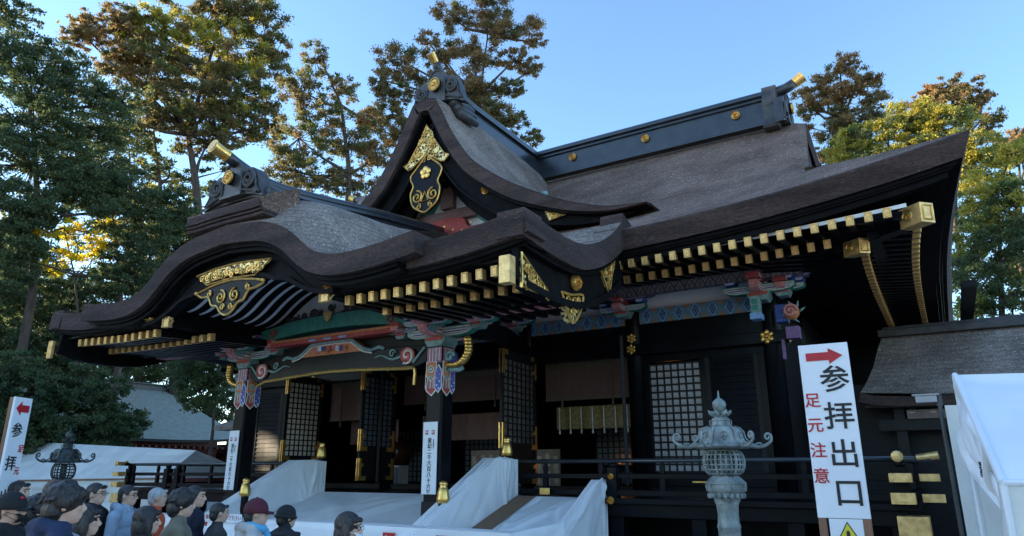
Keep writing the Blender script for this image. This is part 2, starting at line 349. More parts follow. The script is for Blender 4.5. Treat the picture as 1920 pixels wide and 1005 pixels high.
# side skirts
mb = MB()
for sg in (-1, 1):
    G = []
    for t in np.linspace(0, 2.6, 8):
        row = []
        for sy in np.linspace(-1, 1, 25):
            hy = (RY - EY) - min(t, 2.55); y = RY + sy * hy
            e = abs(sy) ** 4 * 0.59 * max(0, 1 - t / 5.5)
            fl = 0.35 * abs(sy) ** 6
            row.append((sg * (EX - 0.35 * (1 - abs(sy) ** 4) * max(0, 1 - t / 2.5) - t), y, 6.0 + 0.42 * t + 0.0296 * t * t + e))
        G.append(row)
    mb.grid(G, flip=(sg < 0))
mb.build('roof_skirt', BARK, roof, smooth=True)
# bark edge and layered eave boards round the four sides
def eave_loop(inset, dz):
    P = []
    for x in np.linspace(-EX, EX, 49): P.append((x * (EX - inset) / EX, EY + inset, 6.0 + upt(x) + dz))
    def sx_(s_): return EX - 0.35 * (1 - abs(s_) ** 4)
    for s_ in np.linspace(-1, 1, 37)[1:]: P.append((sx_(s_) - inset, RY + s_ * (RY - EY - inset), 6.0 + 0.59 * abs(s_) ** 4 + dz))
    for x in np.linspace(EX, -EX, 49)[1:]: P.append((x * (EX - inset) / EX, 2 * RY - EY - inset, 6.0 + upt(x) + dz))
    for s_ in np.linspace(1, -1, 37)[1:-1]: P.append((-sx_(s_) + inset, RY + s_ * (RY - EY - inset), 6.0 + 0.59 * abs(s_) ** 4 + dz))
    return P
def ring(mb, loops, m=0):
    for a, b in zip(loops[:-1], loops[1:]):
        n = len(a); mb.add(a + b, [(i, n + i, n + (i + 1) % n, (i + 1) % n) for i in range(n)], m)
mb = MB(); ring(mb, [eave_loop(0, 0), eave_loop(-0.015, -0.03), eave_loop(0.12, -0.36)]); mb.build('bark_edge', BARKE, roof)
mb = MB(); ring(mb, [eave_loop(0.12, -0.36), eave_loop(0.20, -0.37), eave_loop(0.21, -0.42), eave_loop(0.25, -0.425), eave_loop(0.26, -0.455), eave_loop(0.33, -0.46), eave_loop(0.34, -0.56), eave_loop(1.5, -0.52)])
mb.build('eave_board', EAVEB, roof)
mb = MB(); L0 = eave_loop(1.45, -0.50); L1 = [(max(-8.2, min(8.2, x)), max(0, min(9, y)), 6.2) for x, y, z in L0]; ring(mb, [L0, L1]); mb.build('soffit', LACQ2, hall)
# gable ends of the hip-and-gable roof
for sg in (-1, 1):
    mb = MB(); gp = [(y, zroof(0, min(y + 3.6, 12.6 - y)) - 0.15) for y in np.linspace(-1.1, 10.1, 15)]
    mb.prism(gp + [(10.1, 6.8), (-1.1, 6.8)], sg * 8.75, sg * 8.8, ax='x'); mb.build('gable_end_wall', LACQ2, hall)
    mb = MB(); pr_ = [(y, zroof(0, min(y + 3.6, 12.6 - y))) for y in np.linspace(-1.05, 10.05, 29)]
    n = len(pr_); wv = lambda y: sg * (wid(min(y + 3.6, 12.6 - y)) + .01)
    V = [(wv(y), y, z - 0.08) for y, z in pr_] + [(wv(y) - sg * 0.06, y, z - 0.42) for y, z in pr_]
    mb.add(V, [(i, i + 1, n + i + 1, n + i) for i in range(n - 1)]); mb.build('verge', BARKE, hall, smooth=True)
# main ridge
def ridge_box(name, x0, x1, yc, zb, zt, w=0.42, parent=hall):
    mb = MB(); h = zt - zb
    mb.box(x0, x1, yc - w / 2 - .12, yc + w / 2 + .12, zb, zb + .12); mb.box(x0, x1, yc - w / 2 - .05, yc + w / 2 + .05, zb + .12, zb + .2)
    mb.box(x0, x1, yc - w / 2 + .04, yc + w / 2 - .04, zb + .2, zt - .32)
    mb.box(x0, x1, yc - w / 2 - .03, yc + w / 2 + .03, zt - .32, zt - .22); mb.box(x0, x1, yc - w / 2 - .12, yc + w / 2 + .12, zt - .22, zt - .14)
    mb.tube([(x0, yc, zt - .10), (x1, yc, zt - .10)], 0.17, 14)
    return mb.build(name, RIDGE, parent)
rb = ridge_box('ridge', -8.2, 8.2, RY, 11.36, 12.52)
# crest discs on the ridge
def disc_mesh(r, d=0.03, petals=0):
    mb = MB(); mb.prism(ngon(r, 24), 0, -d, m=1 if petals else 0)
    if petals:
        mb.tube([(r * .97 * math.cos(2 * PI * i / 24), -d, r * .97 * math.sin(2 * PI * i / 24)) for i in range(24)], r * .05, 5, closed=True)
        for k in range(petals):
            a = 2 * PI * k / petals; M = Matrix.Rotation(-a, 3, 'Y')
            mb.ell(Vector((math.cos(a), 0, math.sin(a))) * r * 0.60 + Vector((0, -d, 0)), (r * 0.36, d * .6, r * PI / petals * .60), 8, 5, M=M)
        mb.ell((0, -d, 0), (r * .2, d * .9, r * .2), 10, 6)
    else:
        mb.tube([(r * .82 * math.cos(2 * PI * i / 20), -d, r * .82 * math.sin(2 * PI * i / 20)) for i in range(20)], r * .09, 6, closed=True)
        for k in range(3):
            a = 2 * PI * k / 3
            mb.tube([(p[0], -d - .004, p[1]) for p in spiral(r * .28 * math.cos(a), r * .28 * math.sin(a), r * .12, r * .36, .5, a, 8)], [r * (.17 - .018 * i) for i in range(9)], 6)
    return mb.mesh('gilt_disc', [GOLD, LACQ], smooth=False)
DISC = disc_mesh(0.5); CHRY = disc_mesh(0.5, 0.05, 16)
def disc(name, me, r, loc, parent=hall, rz=0, rx=0): return link(name, me, parent, loc, (rx, 0, rz), (r * 2, 1.2, r * 2))
for x in (-5.6, -3.2, 1.55, 4.15, 7.0): disc('ridge_crest', DISC, .13, (x, RY - .20, 11.95), rb)
# ridge end (oni) plates
def oni(parent, w, h, loc, rz=0, side=True, crest=0.16):
    """carved ridge-end ornament facing -Y of its own frame; base at z=0"""
    e = bpy.data.objects.new('ridge_end_ornament', None)
    mb = MB()
    body = catmull([(-.26 * w, 0), (-.24 * w, .55 * h), (-.17 * w, .9 * h), (0, h), (.17 * w, .9 * h), (.24 * w, .55 * h), (.26 * w, 0)], 4)
    mb.prism(body, 0, .34)
    for sg in (-1, 1):
        wing = catmull([(sg * .22 * w, .0), (sg * .55 * w, -.10 * h), (sg * .78 * w, -.22 * h), (sg * .70 * w, .05 * h), (sg * .62 * w, .38 * h), (sg * .47 * w, .72 * h), (sg * .26 * w, .70 * h)], 4)
        mb.prism(wing if sg > 0 else wing[::-1], .04, .30)
        mb.tube(xz(spiral(sg * .42 * w, .36 * h, .17 * w, .03 * w, 1.8, PI * .6, 22, -sg), -.005), [.028 * w * 1.3] * 23, 6)
        mb.tube(xz(catmull([(sg * .25 * w, .12 * h), (sg * .45 * w, .02 * h), (sg * .66 * w, -.1 * h)], 5), .01), .022 * w, 6)
        mb.tube(xz(catmull([(sg * .60 * w, .30 * h), (sg * .62 * w, .1 * h), (sg * .72 * w, -.12 * h)], 5), .01), .02 * w, 6)
    mb.tube(xz(body, -.01), .018 * w + .006, 6)
    mb.box(-.28 * w, .28 * w, -.04, .36, -.06 * h, .02 * h)
    mb.lathe([(crest * .95, 0), (crest * .95, .05)], (0, 0, h * .50), 20, M=Matrix.Rotation(PI / 2, 3, 'X'))
    o = mb.build('ridge_end_ornament', CLAY, parent, loc=loc); o.rotation_euler = (0, 0, rz)
    disc('chrysanthemum_crest', CHRY, crest, (0, -.05, h * .50), o)
    return o
# right/left ends of the main ridge: side plates with rolls
for sg in (-1, 1):
    o = oni(hall, 1.0, .95, (sg * 8.45, RY, 11.35), rz=sg * PI / 2, crest=.17)
    mb = MB(); mb.prism(catmull([(RY - .32, 12.55), (RY + .32, 12.55), (RY + .42, 12.1), (RY + .40, 11.5), (RY + .52, 11.15), (RY - .52, 11.15), (RY - .40, 11.5), (RY - .42, 12.1)], 3), sg * 7.82, sg * 8.22, ax='x')
    mb.tube([(sg * 7.80, RY - .38, 11.25), (sg * 8.24, RY - .38, 11.25)], .13, 12); mb.tube([(sg * 7.80, RY - .36, 11.95), (sg * 8.24, RY - .36, 11.95)], .07, 10)
    mb.build('ridge_end_cover', CLAY, hall, bevel=.01)
    P = [Vector((sg * 7.7, RY, 12.42)), Vector((sg * 8.15, RY, 12.44)), Vector((sg * 8.45, RY, 12.50)), Vector((sg * 8.70, RY, 12.60))]
    mb = MB(); mb.tube(P, [.17, .17, .155, .15], 14); mb.build('ridge_roll_end', RIDGE, hall, smooth=True)
    mb = MB(); mb.tube([P[-1], P[-1] + Vector((sg * .22, 0, .12))], [.155, .16], 16); mb.tube([P[-1] + Vector((sg * .22, 0, .12)), P[-1] + Vector((sg * .25, 0, .137))], .175, 16); mb.build('gilt_ridge_cap', GOLD, hall)

# ------------------------------------------------------------------ chidori gable (upper triangular dormer)
CH = [(0, 11.66), (.4, 11.56), (.7, 10.97), (1.0, 10.38), (1.45, 9.68), (1.87, 9.22), (2.68, 8.61), (3.44, 8.16), (4.15, 7.79), (4.82, 7.52), (5.47, 7.35), (6.26, 7.28)]
chR = catmull(CH[1:], 4); chF = [(-x, z) for x, z in reversed(chR)] + [(0, 11.66)] + chR
dorm = bpy.data.objects.new('dormer_gable', None); COL.objects.link(dorm); dorm.parent = hall
YB = -1.75
mb = MB()
G = []
for y, dz in ((YB, 0), (YB + .3, .05), (YB + 1.0, .08), (0.5, .08), (2.0, .06), (3.2, 0), (4.45, -.1)):
    G.append([(x * (1 if y < 0 else 1), y, z + dz) for x, z in chF])
mb.grid(G); mb.build('dormer_roof', BARKL, dorm, smooth=True)
tap = lambda d: (lambda p: d * min(1, max(0.004, (6.3 - abs(p[0])) / 3.2)))
mb = MB(); band(mb, chF, 0.012, tap(.36), YB, YB + .32); mb.build('dormer_bark_edge', BARKE, dorm)
mb = MB(); band(mb, chF, tap(.36), tap(.44), YB + .10, YB + .5); band(mb, chF, tap(.44), tap(.80), YB + .28, YB + .42)
band(mb, chF, tap(.80), tap(.86), YB + .22, YB + .44); band(mb, chF, tap(.42), tap(1.12), YB + .75, YB + .86); mb.build('bargeboard', EAVEB, dorm)
YW = YB + 1.35
inner = offset(chF, .7)
mb = MB(); ins = [p for p in inner if abs(p[0]) < 4.6 and p[1] > 7.0]
mb.prism(ins, YW, YW + .06); mb.build('gable_plaster', WHITEW, dorm)
mb = MB(); mb.prism([(-2.35, 8.40), (2.35, 8.40), (2.0, 8.70), (-2.0, 8.70)], YW - .22, YW - .02); mb.prism([(-1.05, 9.4), (1.05, 9.4), (.9, 9.62), (-.9, 9.62)], YW - .2, YW - .02); mb.box(-.22, .22, YW - .2, YW - .02, 8.78, 10.5); mb.build('gable_beam', GABLEB, dorm, bevel=.02)
mb = MB(); band(mb, [p for p in chF if abs(p[0]) < 4.2], .98, 1.22, YW - .15, YW - .01); mb.build('gable_trim_green', P_GRN, dorm)
mb = MB(); mb.prism(catmull([(-1.5, 7.6), (-1.25, 8.05), (-.8, 8.1), (-.6, 8.38), (0, 8.46), (.6, 8.38), (.8, 8.1), (1.25, 8.05), (1.5, 7.6)], 4), YW - .26, YW - .05); mb.build('frog_leg_strut', P_RED, dorm, bevel=.015)
mb = MB()
for x in np.linspace(-.9, .9, 7): mb.ell((x, YW - .27, 8.1 + .12 * math.cos(x * 6)), (.045, .02, .045), 8, 5)
mb.build('strut_stud', GOLD, dorm)
# pendant (gegyo) of the dormer
YG = YB + .20
def pendant_gold(mb, outline, y, r):
    mb.tube(xz(outline, y), r, 6, closed=True)
mb = MB()
top = [(-.02, 10.95), (.25, 10.45), (.62, 9.92), (.80, 9.86), (.62, 9.70), (.52, 9.72), (.06, 10.02), (-.06, 10.02), (-.52, 9.72), (-.62, 9.70), (-.80, 9.86), (-.62, 9.92), (-.25, 10.45)]
pend = catmull([(0, 10.02), (.5, 9.6), (.52, 9.4), (.42, 9.18), (.50, 8.95), (.42, 8.62), (.16, 8.42), (0, 8.36), (-.16, 8.42), (-.42, 8.62), (-.50, 8.95), (-.42, 9.18), (-.52, 9.4), (-.5, 9.6)], 4)
mb.prism(pend, YG, YG + .09); pg = mb.build('gable_pendant', LACQ, dorm)
mb = MB()
mb.tube(xz(pend[:-2], YG - .01), .026, 6, closed=True); mb.prism(top, YG - .01, YG + .02, m=1)
mb.tube(xz(top, YG - .02), .02, 6, closed=True)
rnd = random.Random(3)
for k in range(34):
    z = rnd.uniform(9.85, 10.75); x = rnd.uniform(-1, 1) * (10.95 - z) * .5
    mb.tube(xz(spiral(x, z, .085, .015, 1.2, rnd.uniform(0, 6), 9, rnd.choice((-1, 1))), YG - .03), .014, 5)
for sg in (-1, 1):
    mb.tube(xz(spiral(sg * .27, 8.83, .19, .03, 1.5, PI / 2, 18, sg), YG - .02), .028, 6)
    mb.tube(xz(spiral(sg * .20, 8.55, .09, .02, 1.2, PI / 2, 10, sg), YG - .02), .02, 6)
mb.tube(xz([(0, 8.95), (-.12, 8.68), (.12, 8.68)], YG - .02), .024, 6, closed=True)
for k in range(5):
    a = PI / 2 + 2 * PI * k / 5; mb.ell((.105 * math.cos(a), YG - .03, 9.5 + .105 * math.sin(a)), (.085, .03, .085), 10, 6)
mb.ell((0, YG - .06, 9.5), (.045, .03, .045), 8, 5)
mb.build('gilt_scrollwork', [GOLD, FILI], pg)
for sg in (-1, 1): disc('gilt_boss', DISC, .115, (sg * 1.92, YB + .27, 8.60), dorm)
def filigree_tri(name, A, B, C, y, parent, n=26, seed=1, ax='y'):
    rnd = random.Random(seed); mb = MB(); f = (lambda P: xz(P, y - .02)) if ax == 'y' else (lambda P: yz(P, y + .02))
    if ax == 'y': mb.prism([A, B, C], y, y + .015, m=1)
    else: mb.prism([A, B, C], y, y - .015, ax='x', m=1)
    mb.tube(f([A, B, C]), .018, 5, closed=True)
    s_ = math.sqrt(abs((B[0] - A[0]) * (C[1] - A[1]) - (B[1] - A[1]) * (C[0] - A[0])) / 2 / n) * .62
    for k in range(n):
        a, b = rnd.random(), rnd.random()
        if a + b > 1: a, b = 1 - a, 1 - b
        a = .08 + a * .84; b = .08 + b * .8; q = 1 - a - b
        if q < 0: continue
        x = A[0] * q + B[0] * a + C[0] * b; z = A[1] * q + B[1] * a + C[1] * b
        mb.tube(f(spiral(x, z, s_, s_ * .2, 1.2, rnd.uniform(0, 6), 8, rnd.choice((-1, 1)))), s_ * .17, 5)
    return mb.build(name, [GOLD, FILI], parent)
for sg in (-1, 1): filigree_tri('gilt_foot_ornament', (sg * 3.45, 8.02), (sg * 4.75, 7.55), (sg * 3.75, 7.40), YB + .24, dorm, 30, 5)
for sg in (-1, 1):
    mb = MB(); rnd = random.Random(11)
    for k in range(14): mb.ell((sg * (2.2 + rnd.random() * .9), YW - .1, 8.25 + rnd.random() * .35), (.1, .06, .08), 8, 5)
    mb.build('carved_foliage', P_TEAL, dorm)
# dormer ridge
mb = MB(); z0 = 11.6
mb.box(-.30, .30, -1.2, 4.4, z0, z0 + .14); mb.box(-.20, .20, -1.2, 4.4, z0 + .14, z0 + .62); mb.box(-.30, .30, -1.2, 4.4, z0 + .62, z0 + .74)
mb.tube([(0, -1.2, z0 + .86), (0, 4.4, z0 + .86)], .16, 14); mb.build('dormer_ridge', RIDGE, dorm)
o = oni(dorm, 1.25, 1.0, (0, -1.24, 11.82), crest=.20)
for sg in (-1, 1):
    mb = MB()
    for k in range(4): mb.tube([(sg * (.42 + .09 * k), -1.15 + .02 * k, 11.95 - .2 * k), (sg * (.50 + .08 * k), -.25, 12.0 - .22 * k)], [.17, .10], 10)
    mb.build('ridge_fin', CLAY, dorm, smooth=True)
P = [Vector((0, -.5, 12.50)), Vector((0, -.9, 12.70)), Vector((0, -1.15, 12.90)), Vector((0, -1.34, 13.04))]
mb = MB(); mb.tube(P, [.15, .13, .12, .12], 12); mb.build('ridge_roll_end', RIDGE, dorm, smooth=True)
mb = MB(); mb.tube([P[-1], P[-1] + Vector((0, -.19, .17))], [.12, .128], 14); mb.tube([P[-1] + Vector((0, -.19, .17)), P[-1] + Vector((0, -.21, .188))], .14, 14); mb.build('gilt_ridge_cap', GOLD, dorm)

# ------------------------------------------------------------------ porch roof
PX, PY = 6.42, -7.18
def zporch(x, y):
    if y > -3.55: return zroof(x, y + 3.6) + .05
    t = max(0, y - PY); return 5.1 + .02 * t + .0225 * t ** 3 + .21 * max(0, (abs(x) - 4.2) / 2.2) ** 2 * max(0, 1 - t / 1.8)
porch = bpy.data.objects.new('porch_roof', None); COL.objects.link(porch); porch.parent = hall
ys = list(np.linspace(PY, -3.6, 14)) + [-3.3, -2.9]
mb = MB(); mb.grid([[(x, y, zporch(x, y)) for x in np.linspace(-PX, -2.5, 16)] for y in ys]); mb.grid([[(x, y, zporch(x, y)) for x in np.linspace(2.5, PX, 16)] for y in ys])
mb.grid([[(x, y, zporch(x, y)) for x in np.linspace(-2.5, 2.5, 12)] for y in (-4.2, -3.9, -3.6, -3.3, -2.9)]); mb.build('porch_bark', BARKL, porch, smooth=True)
# front edges (left and right of the undulating gable)
for sg in (-1, 1):
    xs = np.linspace(4.3, PX, 10); prof = [(sg * x, zporch(x, PY)) for x in xs]; prof = prof if sg > 0 else prof[::-1]
    mb = MB(); band(mb, prof, 0.0, .38, PY - .01, PY + .5); mb.build('porch_bark_edge', BARKE, porch)
for sg in (-1, 1):
    mb = MB(); prof = [(sg * x, zporch(x, PY)) for x in np.linspace(2.6, PX - .1, 17)]; prof = prof if sg > 0 else prof[::-1]
    band(mb, prof, .385, .45, PY + .08, PY + .6); band(mb, prof, .45, .48, PY + .16, PY + .7); mb.build('porch_eave_board', EAVEB, porch)
# side verges
side = [(y, zporch(PX, y)) for y in np.linspace(PY, -3.75, 18)] + [(-3.62, 6.15), (-3.55, 6.4)]
for sg in (-1, 1):
    mb = MB(); band(mb, side, 0.0, .42, sg * PX, sg * (PX - .45), ax='x'); mb.build('porch_verge', BARKE, porch)
    mb = MB(); band(mb, side[1:-3], .42, .50, sg * (PX - .08), sg * (PX - .3), ax='x'); band(mb, side[1:-2], .50, .98, sg * (PX - .20), sg * (PX - .3), ax='x'); band(mb, side[2:-3], .93, 1.04, sg * (PX - .14), sg * (PX - .34), ax='x')
    vb = mb.build('verge_board', EAVEB, porch)
    xx = sg * (PX - .2)
    mb = MB(); d = 1 if sg > 0 else -1
    mb.box(min(sg * (PX - .32), sg * (PX - .14)), max(sg * (PX - .32), sg * (PX - .14)), PY - (.16 if sg > 0 else .05), PY + (.0 if sg > 0 else .02), 4.20, 4.60)
    mb.build('gilt_corner_block', GOLD3, vb, bevel=.01)
    if sg > 0:
        filigree_tri('gilt_verge_ornament', (PY + .2, 4.72), (PY + 1.15, 4.22), (PY + .2, 4.22), PX - .18, vb, 22, 8, ax='x')
        filigree_tri('gilt_verge_ornament', (-4.35, 5.20), (-3.65, 5.45), (-3.95, 4.72), PX - .18, vb, 18, 9, ax='x')
        disc('gilt_boss', DISC, .13, (PX - .18, -5.30, 4.66), vb, rz=PI / 2)
        mb = MB(); hb = catmull([(-5.75, 4.42), (-5.4, 4.44), (-5.0, 4.52), (-5.05, 4.32), (-5.2, 4.12), (-5.40, 3.98), (-5.56, 4.14), (-5.68, 4.30)], 4)
        mb.prism(hb, PX - .3, PX - .2, ax='x', m=2); mb.tube(yz(hb, PX - .18), .022, 6, closed=True)
        for q in ((-5.52, 4.32, .08), (-5.3, 4.34, .085), (-5.38, 4.16, .07), (-5.15, 4.40, .06)): mb.tube(yz(spiral(q[0], q[1], q[2], .02, 1.3, 0, 12), PX - .18), .018, 6)
        mb.build('verge_pendant', [GOLD, LACQ, FILI], vb)

# ------------------------------------------------------------------ undulating gable (karahafu)
KR = catmull([(0, 6.17), (.77, 6.10), (1.2, 6.02), (1.6, 5.87), (1.95, 5.66), (2.3, 5.38), (2.62, 5.21), (3.1, 5.12), (3.8, 5.14), (4.62, 5.23)], 4)
KF = [(-x, z) for x, z in reversed(KR[1:])] + KR
kara = bpy.data.objects.new('undulating_gable', None); COL.objects.link(kara); kara.parent = hall
KY = -7.42
def kR(y): return lerp(y, [KY, KY + .25, KY + .55, KY + 1.0, KY + 1.5, -4, -1], [0, .18, .46, .76, .88, .98, 1.5])
def kw(z): return max(0, min(1, (z - 5.1) / 1.0)) ** .8
mb = MB(); G = []
for y in (KY, KY + .12, KY + .25, KY + .4, KY + .55, KY + .75, KY + 1.0, KY + 1.3, -5.6, -5, -4.4, -3.8, -3, -2, -1):
    G.append([(x, y, z + kR(y) * (.12 + .88 * kw(z)) + max(0, (y + 4.5)) * .25 * (1 - kw(z))) for x, z in KF])
mb.grid(G); mb.build('gable_roof', BARKL, kara, smooth=True)
mb = MB(); band(mb, KF, 0.0, .36, KY, KY + .8); mb.build('gable_bark_edge', BARKE, kara)
mb = MB(); KI = [p for p in KF if abs(p[0]) < 4.4]
band(mb, KI, .36, .43, KY + .10, KY + .6); band(mb, KI, .43, .50, KY + .16, KY + .6); mb.build('gable_eave_board', EAVEB, kara)
thick = lambda p: .50 + .40 * max(0.12, min(1, (2.9 - abs(p[0])) / 1.3))
KB = [p for p in KF if abs(p[0]) < 2.85]
mb = MB(); band(mb, KB, .49, thick, KY + .36, KY + .46); band(mb, KB, lambda p: thick(p) - .02, lambda p: thick(p) + .06, KY + .28, KY + .48)
band(mb, KB, .60, .62, KY + .34, KY + .40); mb.build('bargeboard', EAVEB, kara)
# box of bark under the ridge ornament
mb = MB()
for k, (a, b) in enumerate(((.0, .06), (.075, .12), (.135, .30))):
    pf = [(x, 6.20 - .03 * x * x + .05 * max(0, abs(x) - .8) * 2) for x in np.linspace(-1.12 + .02 * k, 1.12 - .02 * k, 9)]
    band(mb, pf, -b, -a, KY - .10 + .03 * (2 - k), KY + .5)
sl_ = [(KY - .10, 6.50), (KY + .25, 6.72), (KY + .8, 6.98), (KY + .8, 6.3), (KY, 6.3)]
mb.prism(sl_, -1.08, 1.08, ax='x', m=1); mb.build('ridge_base_box', [BARKE, BARK], kara, bevel=.01)
mb = MB(); band(mb, [(x, 6.78 - .05 * x * x * 2) for x in np.linspace(-.95, .95, 9)], -.10, .05, KY + .18, KY + .8); band(mb, [(x, 6.86 - .05 * x * x * 2) for x in np.linspace(-.86, .86, 9)], -.06, .03, KY + .22, KY + .8); mb.build('ridge_base_course', CLAY, kara)
oni(kara, 1.12, .68, (0, KY + .06, 6.80), crest=.135)
kp = [Vector(p) for p in catmull([(0, KY - .14, 7.56), (0, KY + .2, 7.46), (0, KY + .7, 7.36), (0, -6.1, 7.36), (0, -5, 7.50), (0, -3.5, 7.72), (0, -2.2, 7.88), (0, -.8, 8.05)], 3)]
mb = MB(); mb.tube(kp, .115, 14); mb.build('gable_ridge_roll', RIDGE, kara, smooth=True)
for i in range(3):
    pass
mb = MB(); kq = [(p.y, p.z) for p in kp if p.y > KY + .4]
band(mb, kq, .10, .17, -.22, .22, ax='x'); band(mb, kq, .17, .55, -.13, .13, ax='x'); band(mb, kq, .5, .62, -.24, .24, ax='x'); mb.build('gable_ridge', RIDGE, kara)
mb = MB(); a = kp[0]; d = Vector((0, -.30, .07)); mb.tube([a, a + d * .5, a + d], [.115, .12, .128], 18)
mb.tube([a + d, a + d * 1.06], .142, 18); mb.tube([a - d * .02, a + d * .08], .128, 18); mb.build('gilt_ridge_cap', GOLD, kara)
mb = MB(); q = a + d * 1.07; mb.tube([q, q + d * .02], .10, 18); mb.build('cap_face', GOLD2, kara)
for y in (-5.95, -3.9, -2.0): 
    z = lerp(y, [p.y for p in kp], [p.z for p in kp]) - .34
    disc('ridge_crest', DISC, .085, (.135, y, z), kara, rz=PI / 2)
# pendant under the undulating gable
YK = KY + .26
mb = MB(); kpnd = catmull([(-.98, 5.02), (-.5, 5.12), (0, 5.16), (.5, 5.12), (.98, 5.02), (.80, 4.93), (.58, 4.90), (.46, 4.74), (.30, 4.70), (.16, 4.56), (0, 4.50), (-.16, 4.56), (-.30, 4.70), (-.46, 4.74), (-.58, 4.90), (-.80, 4.93)], 4)
mb.prism(kpnd, YK, YK + .08); pk = mb.build('gable_pendant', LACQ, kara)
mb = MB(); mb.tube(xz(kpnd, YK - .012), .022, 6, closed=True)
for sg in (-1, 1):
    mb.tube(xz(spiral(sg * .20, 4.86, .14, .02, 1.6, PI / 2, 18, sg), YK - .02), .022, 6)
    mb.tube(xz(spiral(sg * .56, 4.97, .07, .015, 1.4, PI / 2, 12, sg), YK - .02), .017, 6)
    mb.tube(xz(spiral(sg * .12, 4.66, .07, .015, 1.3, 0, 12, -sg), YK - .02), .018, 6)
    mb.ell((sg * .96, YK - .02, 5.03), (.05, .04, .04), 8, 6)
bandp = [(-1.05, 5.40), (-.5, 5.47), (0, 5.49), (.5, 5.47), (1.1, 5.42), (.86, 5.28), (.7, 5.17), (0, 5.21), (-.7, 5.17), (-.86, 5.28)]
mb.prism(bandp, YK + .02, YK + .04, m=1); mb.tube(xz(bandp, YK + .0), .016, 6, closed=True)
rnd = random.Random(4)
for k in range(22): mb.tube(xz(spiral(-.85 + 1.7 * k / 21, 5.33 + rnd.uniform(-.05, .05), .075, .012, 1.2, rnd.uniform(0, 6), 9, rnd.choice((-1, 1))), YK - .01), .013, 5)
mb.build('gilt_scrollwork', [GOLD, FILI], pk)
for sg in (-1, 1): disc('gilt_boss', DISC, .105, (sg * 2.55, KY + .34, 4.74), kara)
# small gilt fittings on the porch eave
for x, z in ((2.45, 4.56), (-2.0, 4.60)):
    mb = MB(); mb.box(x - .10, x + .10, KY + .34, KY + .42, z - .10, z + .10); mb.tube(xz([(x - .10, z - .10), (x + .10, z - .10), (x + .10, z + .10), (x - .10, z + .10)], KY + .33), .014, 5, closed=True)
    mb.tube(xz([(x + .11, z + .08), (x + .22, z), (x + .11, z - .08)], KY + .35), .016, 5); mb.build('gilt_beam_end', [GOLD2], kara)
filigree_tri('gilt_eave_ornament', (3.65, 4.95), (4.2, 4.95), (4.05, 4.68), PY + .05, porch, 10, 3)
filigree_tri('gilt_eave_ornament', (-3.4, 4.92), (-2.85, 4.92), (-3.1, 4.68), PY + .05, porch, 10, 4)

# ------------------------------------------------------------------ rafters with gilt caps
rf = MB(); rf.box(-.055, .055, 0, 1.6, -.075, .075); RAFT = rf.mesh('rafter', LACQ)
cp = MB(); cp.box(-.058, .058, -.02, .09, -.078, .078, m=0); cp.tube(xz([(-.042, -.06), (.042, -.06), (.042, .06), (-.042, .06)], -.022), .008, 4, m=1, closed=True)
CAPM = cp.mesh('rafter_cap', [GOLD3, GOLD2])
def rafter(loc, rz=0, pitch=0.10, parent=hall, s_=1.0, ln=1.0):
    o = link('rafter', RAFT, parent, loc, (pitch, 0, rz), (s_, ln, s_)); link('rafter_cap', CAPM, o, scale=(1, 1 / ln, 1)); return o
x = 5.90
while x < 10.95:
    rafter((x, EY + .33, 5.46 + upt(x) * .45), pitch=.14); x += .268
x = 5.70
while x < 9.95:
    rafter((x, EY + 1.22, 5.42 + upt(x) * .45), ln=1.5, pitch=.20); x += .268
y = -2.85
while y < 11.5:
    s_ = (y - RY) / 8.1; rafter((EX - .68 - .3 * (1 - abs(s_) ** 4), y, 5.46 + .26 * abs(s_) ** 4), PI / 2); y += .268
y = -2.0
while y < 11.0:
    s_ = (y - RY) / 8.1; rafter((EX - 1.55 - .2 * (1 - abs(s_) ** 4), y, 5.40 + .2 * abs(s_) ** 4), PI / 2, ln=1.2); y += .268
for sg in (1, -1):
    x = 2.75
    while x < 5.95:
        rafter((sg * x, PY + .36, 4.50 + .08 * max(0, (x - 4) / 2)), parent=porch, pitch=.06); x += .268
    x = 2.95 if sg > 0 else 1.95
    while x < 5.95:
        rafter((sg * x, PY + 1.08, 4.45 + .05 * max(0, (x - 4) / 2)), parent=porch, ln=1.5, pitch=.06); x += .268
# hip beams with large gilt ends
for sg in (-1, 1):
    for (tx, ty, tz, w, h) in ((11.25, -3.05, 5.60, .22, .30), (10.28, -2.35, 5.42, .17, .24)):
        a = Vector((sg * tx, ty, tz)); b_ = Vector((sg * 8.2, 0, 5.75)); mb = MB(); mb.beam(a, b_, w, h); hb = mb.build('hip_beam', LACQ, hall)
        dd = (b_ - a).normalized(); mb = MB(); mb.beam(a - dd * .02, a + dd * .42, w + .03, h + .03); cc = mb.build('hip_beam_cap', GOLD3, hb, bevel=.008)
        mb = MB(); 
        for s2 in (-1, 1):
            r_ = dd.cross(Vector((0, 0, 1))).normalized() * (w / 2 + .02) * s2; c0 = a + dd * .24 + r_
            mb.tube([c0 + dd * p[0] + Vector((0, 0, p[1])) for p in spiral(0, 0, h * .36, .02, 1.6, 0, 16)], .014, 5)
        f0 = a - dd * .03; r1 = dd.cross(Vector((0, 0, 1))).normalized()
        mb.tube([f0 + r1 * (i * w * .34) + Vector((0, 0, j * h * .38)) for i, j in ((-1, -1), (1, -1), (1, 1), (-1, 1))], .014, 5, closed=True)
        mb.build('cap_scroll', GOLD, hb)
